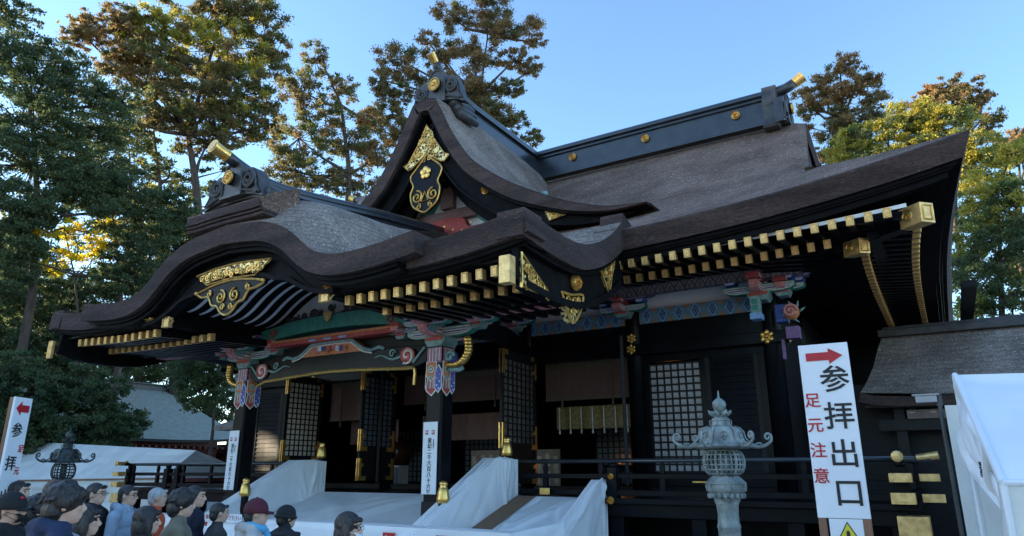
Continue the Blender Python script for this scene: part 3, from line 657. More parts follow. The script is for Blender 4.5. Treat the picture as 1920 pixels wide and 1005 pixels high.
# white strip behind the flying rafters, boards carrying them
mb = MB(); mb.grid([[(x, EY + .46, 5.56 + upt(x) * .45 + d) for x in np.linspace(6.6, 11.0, 14)] for d in (-.035, .03)]); mb.build('rafter_infill', WHITEW, hall)
def rail_line(y, z, x0, x1, w, h, m, name, k=.45):
    mb = MB(); P = [(x, z + upt(x) * k) for x in np.linspace(x0, x1, 20)]; band(mb, P, -h / 2, h / 2, y - w / 2, y + w / 2); return mb.build(name, m, hall)
rail_line(EY + 1.30, 5.57, -11, 11, .16, .10, LACQ, 'rafter_support')
for sg in (-1, 1):
    mb = MB(); mb.box(min(sg * 10.55, sg * 10.35), max(sg * 10.55, sg * 10.35), -2.5, 11.5, 5.5, 5.6); mb.build('rafter_support', LACQ, hall)
    mb = MB(); mb.box(min(sg * 11.7, sg * 11.95), max(sg * 11.7, sg * 11.95), 1.2, 8, 5.28, 5.42); mb.build('rain_gutter', LACQ2, hall)

# ------------------------------------------------------------------ columns, beams, brackets of the front
NET = diamond_mat('painted_net_pattern', .22, .36, 0, 5.5, [(0, (.22, .17, .17)), (.28, (.50, .44, .34)), (.36, (.12, .12, .18)), (.62, (.42, .37, .32)), (.72, (.20, .14, .17))])
FRZ = diamond_mat('painted_diamond_frieze', .38, .66, .19, 5.155, [(0, (.08, .14, .34)), (.08, (.22, .36, .60)), (.14, (.05, .10, .32)), (.22, (.42, .62, .78)), (.29, (.16, .36, .56)), (.42, (.20, .38, .46)), (.58, (.68, .27, .11)), (.8, (.50, .18, .08))])
GREYP = diamond_mat('painted_small_lattice', .11, .11, 0, 0, [(0, (.16, .16, .16)), (.3, (.30, .28, .24)), (.45, (.19, .19, .20)), (.8, (.32, .29, .24))])
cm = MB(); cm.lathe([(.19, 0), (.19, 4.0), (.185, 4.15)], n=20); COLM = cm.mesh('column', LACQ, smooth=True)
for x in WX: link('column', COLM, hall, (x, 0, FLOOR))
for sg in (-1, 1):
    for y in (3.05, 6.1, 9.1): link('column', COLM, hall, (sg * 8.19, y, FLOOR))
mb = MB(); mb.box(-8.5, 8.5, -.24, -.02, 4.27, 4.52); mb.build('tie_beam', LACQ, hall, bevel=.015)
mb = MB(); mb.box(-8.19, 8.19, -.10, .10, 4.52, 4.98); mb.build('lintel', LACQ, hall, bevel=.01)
for i in range(5):
    a, b = WX[i] + .19, WX[i + 1] - .19
    mb = MB(); mb.box(a, b, -.13, .05, 4.99, 5.32); mb.build('painted_frieze', FRZ, hall)
    mb = MB(); mb.box(a, b, -.02, .03, 5.33, 6.05); mb.build('white_wall_panel', WHITEW, hall)
mb = MB(); mb.box(-8.9, 9.05, -.98, -.80, 5.46, 5.66); mb.build('net_painted_purlin', NET, hall)
mb = MB(); mb.box(9.05, 9.30, -.94, -.84, 5.50, 5.66); mb.build('purlin_nose', P_WHT, hall)
mb = MB()
for sg in (-1, 1):
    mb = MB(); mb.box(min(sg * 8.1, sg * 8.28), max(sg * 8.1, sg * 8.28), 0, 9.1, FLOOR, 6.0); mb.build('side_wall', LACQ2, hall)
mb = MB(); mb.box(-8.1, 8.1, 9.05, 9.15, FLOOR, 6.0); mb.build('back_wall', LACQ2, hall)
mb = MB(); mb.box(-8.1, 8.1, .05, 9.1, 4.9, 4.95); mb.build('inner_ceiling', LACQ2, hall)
# flower bosses
def flower(r):
    mb = MB(); mb.prism(ngon(r * .55, 16), 0, -.03)
    for k in range(6):
        a = 2 * PI * k / 6 + PI / 6; mb.ell((r * .66 * math.cos(a), -.02, r * .66 * math.sin(a)), (r * .36, .03, r * .36), 10, 6)
    mb.ell((0, -.05, 0), (r * .27, .05, r * .27), 10, 6); mb.tube([(r * .42 * math.cos(2 * PI * i / 16), -.045, r * .42 * math.sin(2 * PI * i / 16)) for i in range(16)], r * .05, 5, closed=True)
    return mb.mesh('flower_boss', GOLD, smooth=True)
FL = flower(.15)
link('flower_boss', FL, hall, (8.13, -.245, 4.40)); link('flower_boss', FL, hall, (8.52, -.1, 4.40), (0, 0, PI / 2))
for x in (5.14, 2.25, -2.25, -5.14):
    for z in (4.66, 4.40): link('flower_boss', FL, hall, (x, -.20 - (.05 if z < 4.5 else 0), z), scale=(.8, 1, .8))
# painted bracket sets -------------------------------------------------
def arm_poly(w, h, q=.45):
    return [(-w, h), (-w, h * q), (-w * .88, h * .16), (-w * .66, 0), (w * .66, 0), (w * .88, h * .16), (w, h * q), (w, h)]
def painted(mb, poly, y0, y1, cols, inset, ax='y'):
    """block whose faces carry nested painted bands, each a little proud of the one below"""
    mb.prism(poly, y0, y1, ax=ax, m=cols[0]); cx = sum(p[0] for p in poly) / len(poly); cz = sum(p[1] for p in poly) / len(poly)
    wx = max(p[0] for p in poly) - min(p[0] for p in poly); wz = max(p[1] for p in poly) - min(p[1] for p in poly)
    sgn = -1 if ax == 'y' else 1
    for k, c in enumerate(cols[1:], 1):
        fx = max(.05, 1 - 2 * inset * k / wx); fz = max(.05, 1 - 2 * inset * k / wz)
        pp = [(cx + (a - cx) * fx, cz + (b - cz) * fz) for a, b in poly]
        if ax == 'y': mb.prism(pp, y0 - .004 * k, y0, m=c)
        else: mb.prism(pp, y1, y1 + .004 * k, ax=ax, m=c)
PAL = [P_RED, P_BLUE, P_TEAL, P_WHT, P_GRN, P_PINK, P_PURP, P_ORG, P_LBLUE]
def bracket(parent, x, y, z, w=.62, proj=0.0, k=1.0, side=True):
    e = bpy.data.objects.new('bracket_set', None); COL.objects.link(e); e.parent = parent; e.location = (x, y, z)
    def blk(name, f):
        mb = MB(); f(mb); return mb.build(name, PAL, e)
    s = k
    blk('bearing_block', lambda m: (m.prism([(-.16 * s, 0), (.16 * s, 0), (.23 * s, .1 * s), (.23 * s, .19 * s), (-.23 * s, .19 * s), (-.23 * s, .1 * s)], -.22 * s, .22 * s, m=2), m.box(-.2 * s, .2 * s, -.235 * s, .235 * s, .11 * s, .18 * s, 0)))
    blk('bracket_arm', lambda m: painted(m, [(a, b + .19 * s) for a, b in arm_poly(w, .20 * s)], -.09, .09, (4, 3, 2, 3, 1), .022 * s))
    blk('bracket_arm', lambda m: painted(m, [(a, b + .19 * s) for a, b in arm_poly(w * .8, .20 * s)], -.085, .085, (5, 3, 0, 3), .024 * s, ax='x'))
    for i, c in ((-1, (1, 3, 8)), (0, (0, 5, 3)), (1, (1, 3, 8))):
        blk('small_block', lambda m: painted(m, [(i * w * .8 - .10 * s, .42 * s), (i * w * .8 + .10 * s, .42 * s), (i * w * .8 + .14 * s, .48 * s), (i * w * .8 + .14 * s, .55 * s), (i * w * .8 - .14 * s, .55 * s), (i * w * .8 - .14 * s, .48 * s)], -.13, .13, c, .026 * s))
    for i in (-1, 1):
        blk('small_block', lambda m: painted(m, [(i * w * .65 - .10 * s, .42 * s), (i * w * .65 + .10 * s, .42 * s), (i * w * .65 + .14 * s, .48 * s), (i * w * .65 + .14 * s, .55 * s), (i * w * .65 - .14 * s, .55 * s), (i * w * .65 - .14 * s, .48 * s)], -.13, .13, (0, 3, 5), .026 * s, ax='x'))
    blk('upper_arm', lambda m: painted(m, [(a, b + .56 * s) for a, b in arm_poly(w * 1.35, .15 * s)], -.08, .08, (0 if k > .9 else 6, 1, 3, 1), .02 * s))
    return e
for x in WX[3:5]: bracket(hall, x, -.62, 5.06, w=.56, k=.70)
bracket(hall, 8.19, -.80, 5.02, w=.70, k=.90)
bracket(hall, 8.62, -.66, 5.10, w=.42, k=.62)
# bracket tail painted at the corner: coloured beam end with carved head
mb = MB(); mb.box(8.40, 8.62, -.55, -.30, 4.62, 4.98, 1); mb.build('painted_beam_end', PAL, hall, bevel=.008)
mb = MB(); mb.box(8.02, 8.24, -1.12, -.85, 4.62, 4.74, 8); mb.box(8.04, 8.22, -1.1, -.9, 4.74, 5.08, 2); mb.box(8.07, 8.19, -1.115, -1.1, 4.80, 4.90, 4); mb.box(8.07, 8.19, -1.115, -1.1, 4.93, 5.03, 4)
mb.build('painted_beam_end', PAL, hall, bevel=.008)
mb = MB(); mb.ell((8.72, -.62, 4.78), (.16, .14, .16), 12, 8, 7); mb.tube([(8.72 + p[0], -.78, 4.78 + p[1]) for p in spiral(0, 0, .14, .02, 1.6, 0, 16)], .03, 6, 5)
for k in range(7):
    a = k * .8; mb.tube([(8.74 + .14 * math.cos(a), -.62, 4.78 + .14 * math.sin(a)), (8.76 + .24 * math.cos(a + .3), -.64, 4.78 + .24 * math.sin(a + .3))], [.035, .008], 5, 2)
mb.build('carved_lion_head', PAL, hall, smooth=True)
mb = MB(); mb.box(8.55, 8.80, -.5, -.25, 4.28, 4.52, 6); mb.box(8.42, 8.47, -.34, -.24, 3.9, 4.3, 6); mb.build('painted_side_arm', PAL, hall)

# ------------------------------------------------------------------ door leaves, lattices, louvres
pm = MB(); pm.box(-.5, .5, -.003, .003, -.5, .5)
def pane_mesh(m): return pm.mesh('paper_pane', m)
def lattice(parent, x0, x1, z0, z1, nx, nz, pmat, y=0.0, bar=.018, panes=True, single=True):
    """grid of bars with a pane of paper behind each opening, in the frame's XZ plane"""
    mb = MB(); dx = (x1 - x0) / nx; dz = (z1 - z0) / nz
    for i in range(nx + 1): mb.box(x0 + i * dx - bar, x0 + i * dx + bar, y - .03, y + .030, z0, z1)
    for j in range(nz + 1): mb.box(x0, x1, y - .034, y + .034, z0 + j * dz - bar, z0 + j * dz + bar)
    mb.build('lattice_bars', LACQ2, parent)
    me = pane_mesh(pmat)
    if single:
        for i in range(nx):
            for j in range(nz): link('paper_pane', me, parent, (x0 + (i + .5) * dx, y + .002, z0 + (j + .5) * dz), None, (dx - .006, 1, dz - .006))
    else:
        mb = MB()
        for i in range(nx):
            for j in range(nz): mb.box(x0 + i * dx + .004, x0 + (i + 1) * dx - .004, y - .001, y + .005, z0 + j * dz + .004, z0 + (j + 1) * dz - .004)
        mb.build('paper_panes', pmat, parent)
def fitting(mb, x, z, sx, sz, y):
    mb.box(min(x, x + sx * .09), max(x, x + sx * .09), y - .02, y + .085, min(z, z + sz * .55), max(z, z + sz * .55))
    mb.box(min(x, x + sx * .26), max(x, x + sx * .26), y - .018, y + .083, min(z, z + sz * .11), max(z, z + sz * .11))
    mb.ell((x + sx * .26, y - .005, z + sz * .055), (.07, .02, .07), 10, 5); mb.ell((x + sx * .10, y - .005, z + sz * .50), (.06, .02, .045), 8, 5)
    mb.box(min(x, x + sx * .16), max(x, x + sx * .16), y - .018, y + .083, min(z + sz * .34, z + sz * .42), max(z + sz * .34, z + sz * .42))
def leaf(hinge, ang, w, z0, z1, nx, nz, pmat, single, lat0=.30, fit=True):
    """door leaf hinged at a column; local X runs from hinge to free edge"""
    e = bpy.data.objects.new('door_leaf', None); COL.objects.link(e); e.parent = hall; e.location = (*hinge, 0); e.rotation_euler = (0, 0, ang)
    h = z1 - z0; zl = z0 + h * lat0
    mb = MB(); mb.box(0, .10, -.03, .04, z0, z1); mb.box(w - .10, w, -.03, .04, z0, z1); mb.box(.1, w - .1, -.028, .038, z1 - .2, z1); mb.box(.1, w - .1, -.028, .038, zl - .10, zl); mb.box(.1, w - .1, -.028, .038, z0, z0 + .12); mb.box(.1, w - .1, -.01, .02, z0, zl)
    mb.build('door_frame', LACQ2, e, bevel=.006)
    lattice(e, .10, w - .10, zl, z1 - .2, nx, nz, pmat, single=single, bar=.014)
    if not fit: return e
    for x_, sx in ((0.0, 1), (w, -1)):
        for zz, sz in ((z1, -1), (z0, 1), (zl - .12, 1)):
            mb = MB(); fitting(mb, x_, zz, sx, sz, -.03); mb.build('gilt_hinge_fitting', GOLD, e)
    return e
A = lambda d: math.radians(d)
# leaves seen from their faces stand square to the wall; their partners point at the visitor
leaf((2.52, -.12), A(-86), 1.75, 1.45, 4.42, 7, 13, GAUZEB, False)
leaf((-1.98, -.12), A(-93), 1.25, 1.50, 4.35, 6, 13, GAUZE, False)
leaf((-4.86, -.12), A(-93), 1.30, 1.50, 4.40, 7, 14, PAPER_LIT, True, .22)
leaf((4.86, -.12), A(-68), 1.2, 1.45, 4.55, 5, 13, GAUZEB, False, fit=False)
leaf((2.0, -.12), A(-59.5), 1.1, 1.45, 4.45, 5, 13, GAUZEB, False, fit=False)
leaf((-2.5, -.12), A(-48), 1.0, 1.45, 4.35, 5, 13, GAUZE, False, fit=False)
def infill(x0, x1, sgn):
    """outer bay: lattice window beside a louvred board door"""
    a, b = (x0, x1)
    e = bpy.data.objects.new('window_bay', None); COL.objects.link(e); e.parent = hall
    mb = MB(); mb.box(a, b, -.06, .06, 1.42, 1.70); mb.box(a, b, -.05, .05, 4.1, 4.27); mb.box(a, a + .14, -.07, .05, 1.7, 4.1); mb.box(b - .14, b, -.07, .05, 1.7, 4.1); mid = a + .14 + 1.18 if sgn > 0 else b - .14 - 1.18
    mb.box(mid - .03, mid + .10, -.07, .05, 1.7, 4.1); mb.box(a, b, -.08, -.02, 1.26, 1.42); mb.build('window_frame', LACQ, e, bevel=.008)
    if sgn > 0: lattice(e, a + .14, mid - .03, 1.72, 4.04, 7, 15, PAPERG, single=True); l0, l1 = mid + .10, b - .14
    else: lattice(e, mid + .10, b - .14, 1.72, 4.04, 7, 15, PAPERG, single=False); l0, l1 = a + .14, mid - .03
    mb = MB(); mb.box(l0, l1, -.0, .03, 1.70, 4.1); mb.box(l0, l0 + .09, -.06, 0, 1.7, 4.1); mb.box(l1 - .09, l1, -.06, 0, 1.7, 4.1); mb.build('louvre_board', LACQ2, e)
    me = MB().prism([(-.012, -.062), (-.050, -.060), (-.030, .066), (-.012, .066)], 0, 1, ax='x').mesh('louvre_slat', LACQ)
    for k in range(17): link('louvre_slat', me, e, (l0 + .09, 0, 1.80 + k * .138), None, (l1 - l0 - .18, 1, 1))
infill(WX[4] + .19, WX[5] - .19, 1); infill(WX[0] + .19, WX[1] - .19, -1)
mb = MB(); mb.box(-5, 5, -.05, .08, 1.27, 1.40); mb.build('threshold', LACQ, hall)
mb = MB(); mb.box(-8.1, 8.1, .1, 9, 1.20, 1.262); mb.build('inner_floor', LACQ, hall)
# inner lattice partition deeper inside
for x0 in (-5, -1.9, 2.6):
    e = bpy.data.objects.new('inner_screen', None); COL.objects.link(e); e.parent = hall; e.location = (x0, 3.2, 0)
    lattice(e, 0, 2.4, 1.4, 3.0, 14, 10, GAUZE, single=False)

# ------------------------------------------------------------------ porch columns and beams
PC = [(-2.83, -4.33), (2.83, -4.33)]
porchf = bpy.data.objects.new('porch_frame', None); COL.objects.link(porchf); porchf.parent = hall
def cham(w, c): return [(-w + c, -w), (w - c, -w), (w, -w + c), (w, w - c), (w - c, w), (-w + c, w), (-w, w - c), (-w, -w + c)]
def colwrap(parent, z1):
    """painted banner-like petals round the column head, on its four faces"""
    petals = []
    for k in range(4):
        M = Matrix.Rotation(k * PI / 2, 4, 'Z'); mb = MB()
        def pl(poly, d, m):
            V = []; n = len(poly)
            for dd in (-.196, -.199 - d): V += [M @ Vector((a, dd, z1 + b)) for a, b in poly]
            mb.add(V, [tuple(range(n)), tuple(range(2 * n - 1, n - 1, -1))] + [(i, i + n, (i + 1) % n + n, (i + 1) % n) for i in range(n)], m)
        pl([(-.17, 0), (.17, 0), (.17, -.30), (-.17, -.30)], .002, 6)
        for i in range(9): pl([(-.165 + i * .0385, -.01), (-.145 + i * .0385, -.01), (-.145 + i * .0385, -.26), (-.165 + i * .0385, -.26)], .005, 3 if i % 2 else 5)
        pl([(-.19, -.27), (.06, -.27), (.06, -.55), (-.06, -.66), (-.19, -.55)], .006, 3); pl([(-.175, -.28), (.045, -.28), (.045, -.54), (-.06, -.635), (-.175, -.54)], .010, 7)
        pl([(-.13, -.54), (.0, -.54), (-.06, -.62)], .014, 2)
        pl(ngon(.065, 14, (-.065, -.42)), .014, 3); pl(ngon(.05, 14, (-.065, -.42)), .018, 4); pl(ngon(.02, 8, (-.065, -.42)), .022, 3)
        pl([(-.15, -.55), (.04, -.55), (.07, -.82), (-.05, -.93), (-.19, -.82)], .002, 3); pl([(-.13, -.55), (.02, -.55), (.05, -.81), (-.05, -.905), (-.17, -.81)], .005, 0)
        for i in range(4): pl([(-.12 + i * .035, -.56), (-.105 + i * .035, -.56), (-.105 + i * .035, -.78), (-.12 + i * .035, -.78)], .008, 3 if i % 2 else 4)
        pl([(.03, -.45), (.11, -.33), (.19, -.45), (.195, -.78), (.11, -.88), (.03, -.78)], .012, 3); pl([(.045, -.46), (.11, -.36), (.178, -.46), (.18, -.77), (.11, -.85), (.045, -.77)], .016, 1)
        for (a, b) in ((.08, -.47), (.14, -.53), (.09, -.60), (.145, -.66), (.085, -.73), (.13, -.79)): pl(ngon(.018, 7, (a, b)), .02, 3 if b < -.6 else 5)
        mb.build('painted_petal_panel', PAL, parent)
def placard(px, py, name_label):
    """congratulatory board tied to the front of a porch column"""
    e = thing('placard', name_label, 'placard', (px, py - .215, 0))
    mb = MB(); mb.box(-.165, .165, -.02, 0, 1.33, 2.62); mb.build('board', PLAC, e, bevel=.004)
    for k, ch in enumerate('皇紀二千六百八十六年'):
        link('lettering', text_mesh(ch, .098, INK, bold=.002), e, (.0, -.023, 2.28 - k * .102), (PI / 2, 0, 0))
    for i, ch in ((-1, '奉'), (1, '祝')):
        mb = MB(); mb.box(i * .075 - .034, i * .075 + .034, -.023, -.02, 2.39, 2.47); mb.build('red_seal', INKR, e)
        link('lettering', text_mesh(ch, .06, PLAC), e, (i * .075, -.025, 2.43), (PI / 2, 0, 0))
    link('lettering', text_mesh('神武天皇即位', .028, INK), e, (.085, -.0235, 2.22), (PI / 2, PI / 2, 0))
    return e
for (px, py), lab in zip(PC, ('white congratulatory placard with two red seals on the left porch column', 'white congratulatory placard with two red seals on the right porch column')):
    mb = MB(); mb.prism(cham(.19, .035), .0, 4.05, ax='z'); c = mb.build('porch_column', LACQ, porchf, loc=(px, py, 0))
    colwrap(c, 4.03)
    mb = MB(); mb.box(-.205, .205, -.205, .205, .0, 1.2); mb.build('column_sheath', LACQ2, c, bevel=.01)
    placard(px - .02, py, lab)
# big tie beam between porch columns with gilt lower edge
mb = MB(); bp = catmull([(-2.6, 3.78), (-2.3, 3.70), (-1.9, 3.72), (0, 3.80), (1.9, 3.72), (2.3, 3.70), (2.6, 3.78)], 4)
mb.prism(bp + [(2.65, 4.12), (0, 4.16), (-2.65, 4.12)], -4.48, -4.20); tb = mb.build('porch_tie_beam', LACQ, porchf, bevel=.012)
mb = MB(); P = catmull([(-2.35, 3.60), (-2.1, 3.69), (-1.9, 3.70), (0, 3.78), (1.9, 3.70), (2.1, 3.69), (2.3, 3.66), (2.3, 3.35)], 3); mb.tube(xz(P, -4.47), .035, 8); mb.build('gilt_edging', GOLD, tb)
# scroll paintings at beam ends
for sg in (-1, 1):
    mb = MB(); cx, cz = sg * 2.15, 3.93
    mb.ell((cx, -4.50, cz), (.17, .045, .17), 14, 8, 7)
    for k, mm in ((0, 5), (2.1, 0), (4.2, 3)): mb.tube(xz(spiral(cx, cz, .17, .02, 1.2, k, 14), -4.545), .022, 6, mm)
    mb.tube(xz(catmull([(cx - sg * .18, cz), (cx - sg * .42, cz - .04), (cx - sg * .7, cz + .06), (cx - sg * .9, cz + .03)], 5), -4.50), [.03 - .0013 * i for i in range(16)], 6, 2)
    mb.tube(xz(spiral(cx - sg * .42, cz + .08, .09, .02, 1.2, 0, 10), -4.5), .02, 6, 2)
    mb.tube(xz(catmull([(cx + sg * .12, cz - .15), (cx + sg * .25, cz - .02), (cx + sg * .42, cz + .14)], 5), -4.50), .026, 6, 2)
    mb.build('painted_scroll_boss', PAL, tb, smooth=True)
# carved elephant-like nose outside each column
for sg in (-1, 1):
    mb = MB(); x0 = sg * 3.02; y0 = -4.33
    P = catmull([(x0, y0, 3.70), (x0 + sg * .22, y0, 3.70), (x0 + sg * .40, y0 - .03, 3.78), (x0 + sg * .50, y0 - .04, 3.95), (x0 + sg * .48, y0 - .05, 4.14)], 3)
    for i, p in enumerate(P): mb.ell(p, (.055 + .002 * i, .10, .06 + .002 * i), 8, 6, 0)
    mb.build('gilt_carved_trunk', GOLD, porchf, smooth=True)
    mb = MB(); mb.tube([(x0 + sg * (.10 + p[0]), y0 - .10, 3.84 + p[1]) for p in spiral(0, 0, .11, .02, 1.2, 0, 12)], .035, 6, 2); mb.ell((x0 + sg * .10, y0, 3.84), (.12, .1, .12), 10, 7, 1); mb.tube([(x0 + sg * .0, y0 - .05, 3.60), (x0 + sg * .3, y0 - .05, 3.58), (x0 + sg * .38, y0 - .05, 3.62)], .045, 7, 2)
    mb.build('painted_carving', PAL, porchf, smooth=True)
# brackets above the porch columns
for px, py in PC:
    bracket(porchf, px, py, 4.05, w=.80, k=1.02); bracket(porchf, px + (.0 if px > 0 else 0), py - .42, 4.30, w=.55, k=.60)
    bracket(porchf, px + (-.95 if px > 0 else .95), py - .02, 4.30, w=.40, k=.55); bracket(porchf, px + (.9 if px > 0 else -.9), py - .02, 4.34, w=.42, k=.55)
for a, b in ((2.62, 6.15), (-6.15, -2.62)):
    mb = MB(); mb.box(a, b, -4.66, -4.48, 4.56, 4.70, 1); mb.box(a, b, -4.70, -4.44, 4.505, 4.555, 5); mb.build('porch_purlin', PAL, porchf)
    mb = MB(); mb.box(a, b, -5.06, -4.98, 4.50, 4.72); mb.build('painted_purlin_board', GREYP, porchf)
# green rainbow beam and frog-leg strut
mb = MB(); mb.prism(catmull([(-2.2, 4.56), (-1, 4.66), (0, 4.69), (1, 4.66), (2.2, 4.56), (2.2, 4.84), (1, 4.98), (0, 5.0), (-1, 4.98), (-2.2, 4.84)], 4), -4.62, -4.34); mb.build('green_rainbow_beam', P_GRN, porchf, bevel=.012)
mb = MB(); mb.box(-2.0, 2.0, -4.66, -4.34, 4.50, 4.555, 7); mb.box(-1.9, 1.9, -4.655, -4.34, 4.42, 4.495, 0)
for x in (-.55, -.1, .35): mb.box(x, x + .22, -4.665, -4.655, 4.44, 4.48, 8)
mb.build('painted_rail', PAL, porchf)
for sg in (-1, 1):
    mb = MB(); mb.tube(xz(spiral(sg * 1.75, 4.72, .13, .02, 1.5, 0, 14), -4.63), .018, 6, 0); mb.build('beam_scroll', PAL, porchf)
mb = MB()
fr = catmull([(-1.2, 4.14), (-.95, 4.20), (-.72, 4.34), (-.5, 4.42), (.5, 4.42), (.72, 4.34), (.95, 4.20), (1.2, 4.14)], 4)
mb.prism(fr, -4.50, -4.36, m=7); mb.tube(xz(offset(fr, .02), -4.51), .034, 6, 2); mb.tube(xz(offset(fr, .075), -4.515), .014, 6, 3)
rnd = random.Random(5)
for k in range(9):
    x = -.44 + k * .11; mb.tube(xz(spiral(x, 4.25 + rnd.uniform(-.03, .03), .065, .012, 1.3, rnd.uniform(0, 6), 9), -4.53), .02, 5, (5, 3, 1, 7, 0)[k % 5])
mb.tube(xz([(-1.2, 4.14), (-1.38, 4.18), (-1.5, 4.13)], -4.5), .035, 6, 2); mb.tube(xz([(1.2, 4.14), (1.38, 4.18), (1.5, 4.13)], -4.5), .035, 6, 2)
mb.build('painted_frog_leg_strut', PAL, porchf)
# plaster behind, carved clouds above the green beam, curved rafters inside the gable
CRV0 = [(-2.7, 5.0), (-1.95, 5.05), (-1.3, 5.43), (-.9, 5.63), (0, 5.76), (.9, 5.63), (1.3, 5.43), (1.95, 5.05), (2.7, 5.0)]
mb = MB(); mb.prism([(-2.7, 4.9)] + [(x, max(4.95, z + .35)) for x, z in [(q, lerp(q, [p[0] for p in CRV0], [p[1] for p in CRV0]) - .33) for q in np.linspace(-2.7, 2.7, 21)]] + [(2.7, 4.9)], -4.30, -4.26); mb.build('white_wall_panel', WHITEW, porchf)
mb = MB(); mb.box(-2.6, 2.6, -4.29, -4.25, 4.14, 4.56); mb.build('white_wall_panel', LACQ2, porchf)
mb = MB(); rnd = random.Random(6); mb.box(-1.5, 1.5, -4.46, -4.40, 4.96, 5.06)
for k in range(46):
    x = rnd.uniform(-1.5, 1.5); z = 5.0 + rnd.random() * .22 * (1 - abs(x) / 2); mb.tube(xz(spiral(x, z, .08, .015, 1.3, rnd.uniform(0, 6), 9, rnd.choice((-1, 1))), -4.50), .018, 5)
mb.build('carved_cloud_panel', CLAY, porchf)
mb = MB(); mb.prism([(0, 4.82), (.09, 4.92), (.13, 5.02), (.05, 5.05), (0, 5.02), (-.05, 5.05), (-.13, 5.02), (-.09, 4.92)], -4.70, -4.66); mb.build('gilt_heart', GOLD2, porchf)
VR = catmull([(0, 5.76), (.5, 5.73), (.9, 5.63), (1.3, 5.43), (1.65, 5.19), (1.95, 5.05), (2.25, 5.0)], 4); CRV = [(-x, z) for x, z in reversed(VR[1:])] + VR
for k in range(9):
    y = KY + .68 + k * .285
    mb = MB(); band(mb, CRV, -.01, .07, y, y + .185); mb.build('curved_rafter', EAVEB, kara)
    mb = MB(); band(mb, CRV, .0, .06, y + .186, y + .284); mb.build('white_ceiling_strip', WHITEW, kara)
mb = MB(); band(mb, CRV, -.05, -.02, KY + .70, -4.3); mb.build('curved_ceiling', WHITEW, kara)
for sg in (-1, 1):
    mb = MB(); mb.box(min(sg * 2.22, sg * 2.50), max(sg * 2.22, sg * 2.50), KY + .55, -4.3, 4.60, 5.12); mb.build('gable_side_beam', EAVEB, kara, bevel=.01)
# flat porch ceilings beside the gable
for a, b in ((2.4, 6.2), (-6.2, -2.4)): mb = MB(); mb.box(a, b, -6.9, -3.6, 4.68, 4.72); mb.build('porch_soffit', LACQ2, porchf)
for sg in (-1, 1):
    P = catmull([(sg * 2.83, -4.1, 4.45), (sg * 2.75, -3.0, 4.62), (sg * 2.55, -1.6, 4.75), (sg * 2.3, -.2, 4.55)], 4)
    mb = MB()
    for a, b in zip(P[:-1], P[1:]): mb.beam(a, b, .26, .34)
    mb.build('curved_link_beam', LACQ, porchf)
# side link: porch verge down to the hall

# ------------------------------------------------------------------ veranda and railings
ver = bpy.data.objects.new('veranda', None); COL.objects.link(ver); ver.parent = hall
BX, BY = 10.35, -2.48
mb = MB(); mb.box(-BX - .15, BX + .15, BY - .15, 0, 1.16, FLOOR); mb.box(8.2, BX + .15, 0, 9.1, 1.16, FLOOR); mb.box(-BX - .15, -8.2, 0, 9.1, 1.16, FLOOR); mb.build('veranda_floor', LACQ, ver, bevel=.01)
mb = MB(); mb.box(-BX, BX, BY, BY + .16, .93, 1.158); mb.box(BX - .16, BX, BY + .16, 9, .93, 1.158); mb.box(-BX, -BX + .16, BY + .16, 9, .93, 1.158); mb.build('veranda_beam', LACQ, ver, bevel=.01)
mb = MB(); mb.box(-8.2, 8.2, -.3, -.2, 0, 1.15); mb.box(8.1, 8.2, -.2, 9, 0, 1.15); mb.box(BX - 1.1, BX - 1.0, -1.5, 9, 0, .9); mb.build('underfloor_wall', LACQ2, ver)
for x in (5.56, 7.1, 8.7, 10.22, -10.22, -8.7, -7.1): 
    mb = MB(); mb.box(-.13, .13, -.13, .13, 0, .93); mb.build('veranda_post', LACQ, ver, loc=(x, BY + .2, 0), bevel=.01)
mb = MB(); mb.box(5.3, 10.4, BY + .02, BY + .14, .42, .60); mb.build('brace_beam', LACQ, ver)
def railing(x0, x1, posts, end=None):
    e = bpy.data.objects.new('railing', None); COL.objects.link(e); e.parent = hall
    mb = MB(); mb.tube([(x0, BY, 1.92), (x1, BY, 1.92)], .042, 10); mb.build('top_rail', RIDGE, e, smooth=True)
    mb = MB(); mb.box(x0, x1, BY - .05, BY + .05, 1.60, 1.69); mb.build('middle_rail', LACQ, e, bevel=.008)
    mb = MB(); mb.box(x0, x1, BY - .07, BY + .07, 1.30, 1.40); mb.build('bottom_rail', LACQ, e, bevel=.008)
    for x in posts:
        mb = MB(); mb.box(-.09, .09, -.09, .09, 1.26, 1.80); mb.lathe([(.06, 1.80), (.08, 1.83), (.08, 1.87), (.05, 1.89)], n=12); mb.build('rail_post', LACQ, e, loc=(x, BY, 0))
        if x > 0 and x < 6: disc('gilt_boss', DISC, .05, (x, BY - .10, 1.64), e); disc('gilt_boss', DISC, .065, (x, BY - .16, 1.22), e)
    n = int((x1 - x0) / 1.1)
    for i in range(n):
        x = x0 + (i + .5) * (x1 - x0) / n
        mb = MB(); mb.box(-.05, .05, -.04, .04, 1.40, 1.60); mb.prism([(-.03, 1.69), (.03, 1.69), (.05, 1.80), (.025, 1.88), (-.025, 1.88), (-.05, 1.80)], -.03, .03); mb.build('rail_strut', LACQ, e, loc=(x, BY, 0))
    return e
r1 = railing(3.5, 10.75, (5.56, 10.33)); r2 = railing(-10.75, -2.1, (-10.33, -8.4, -7.9))
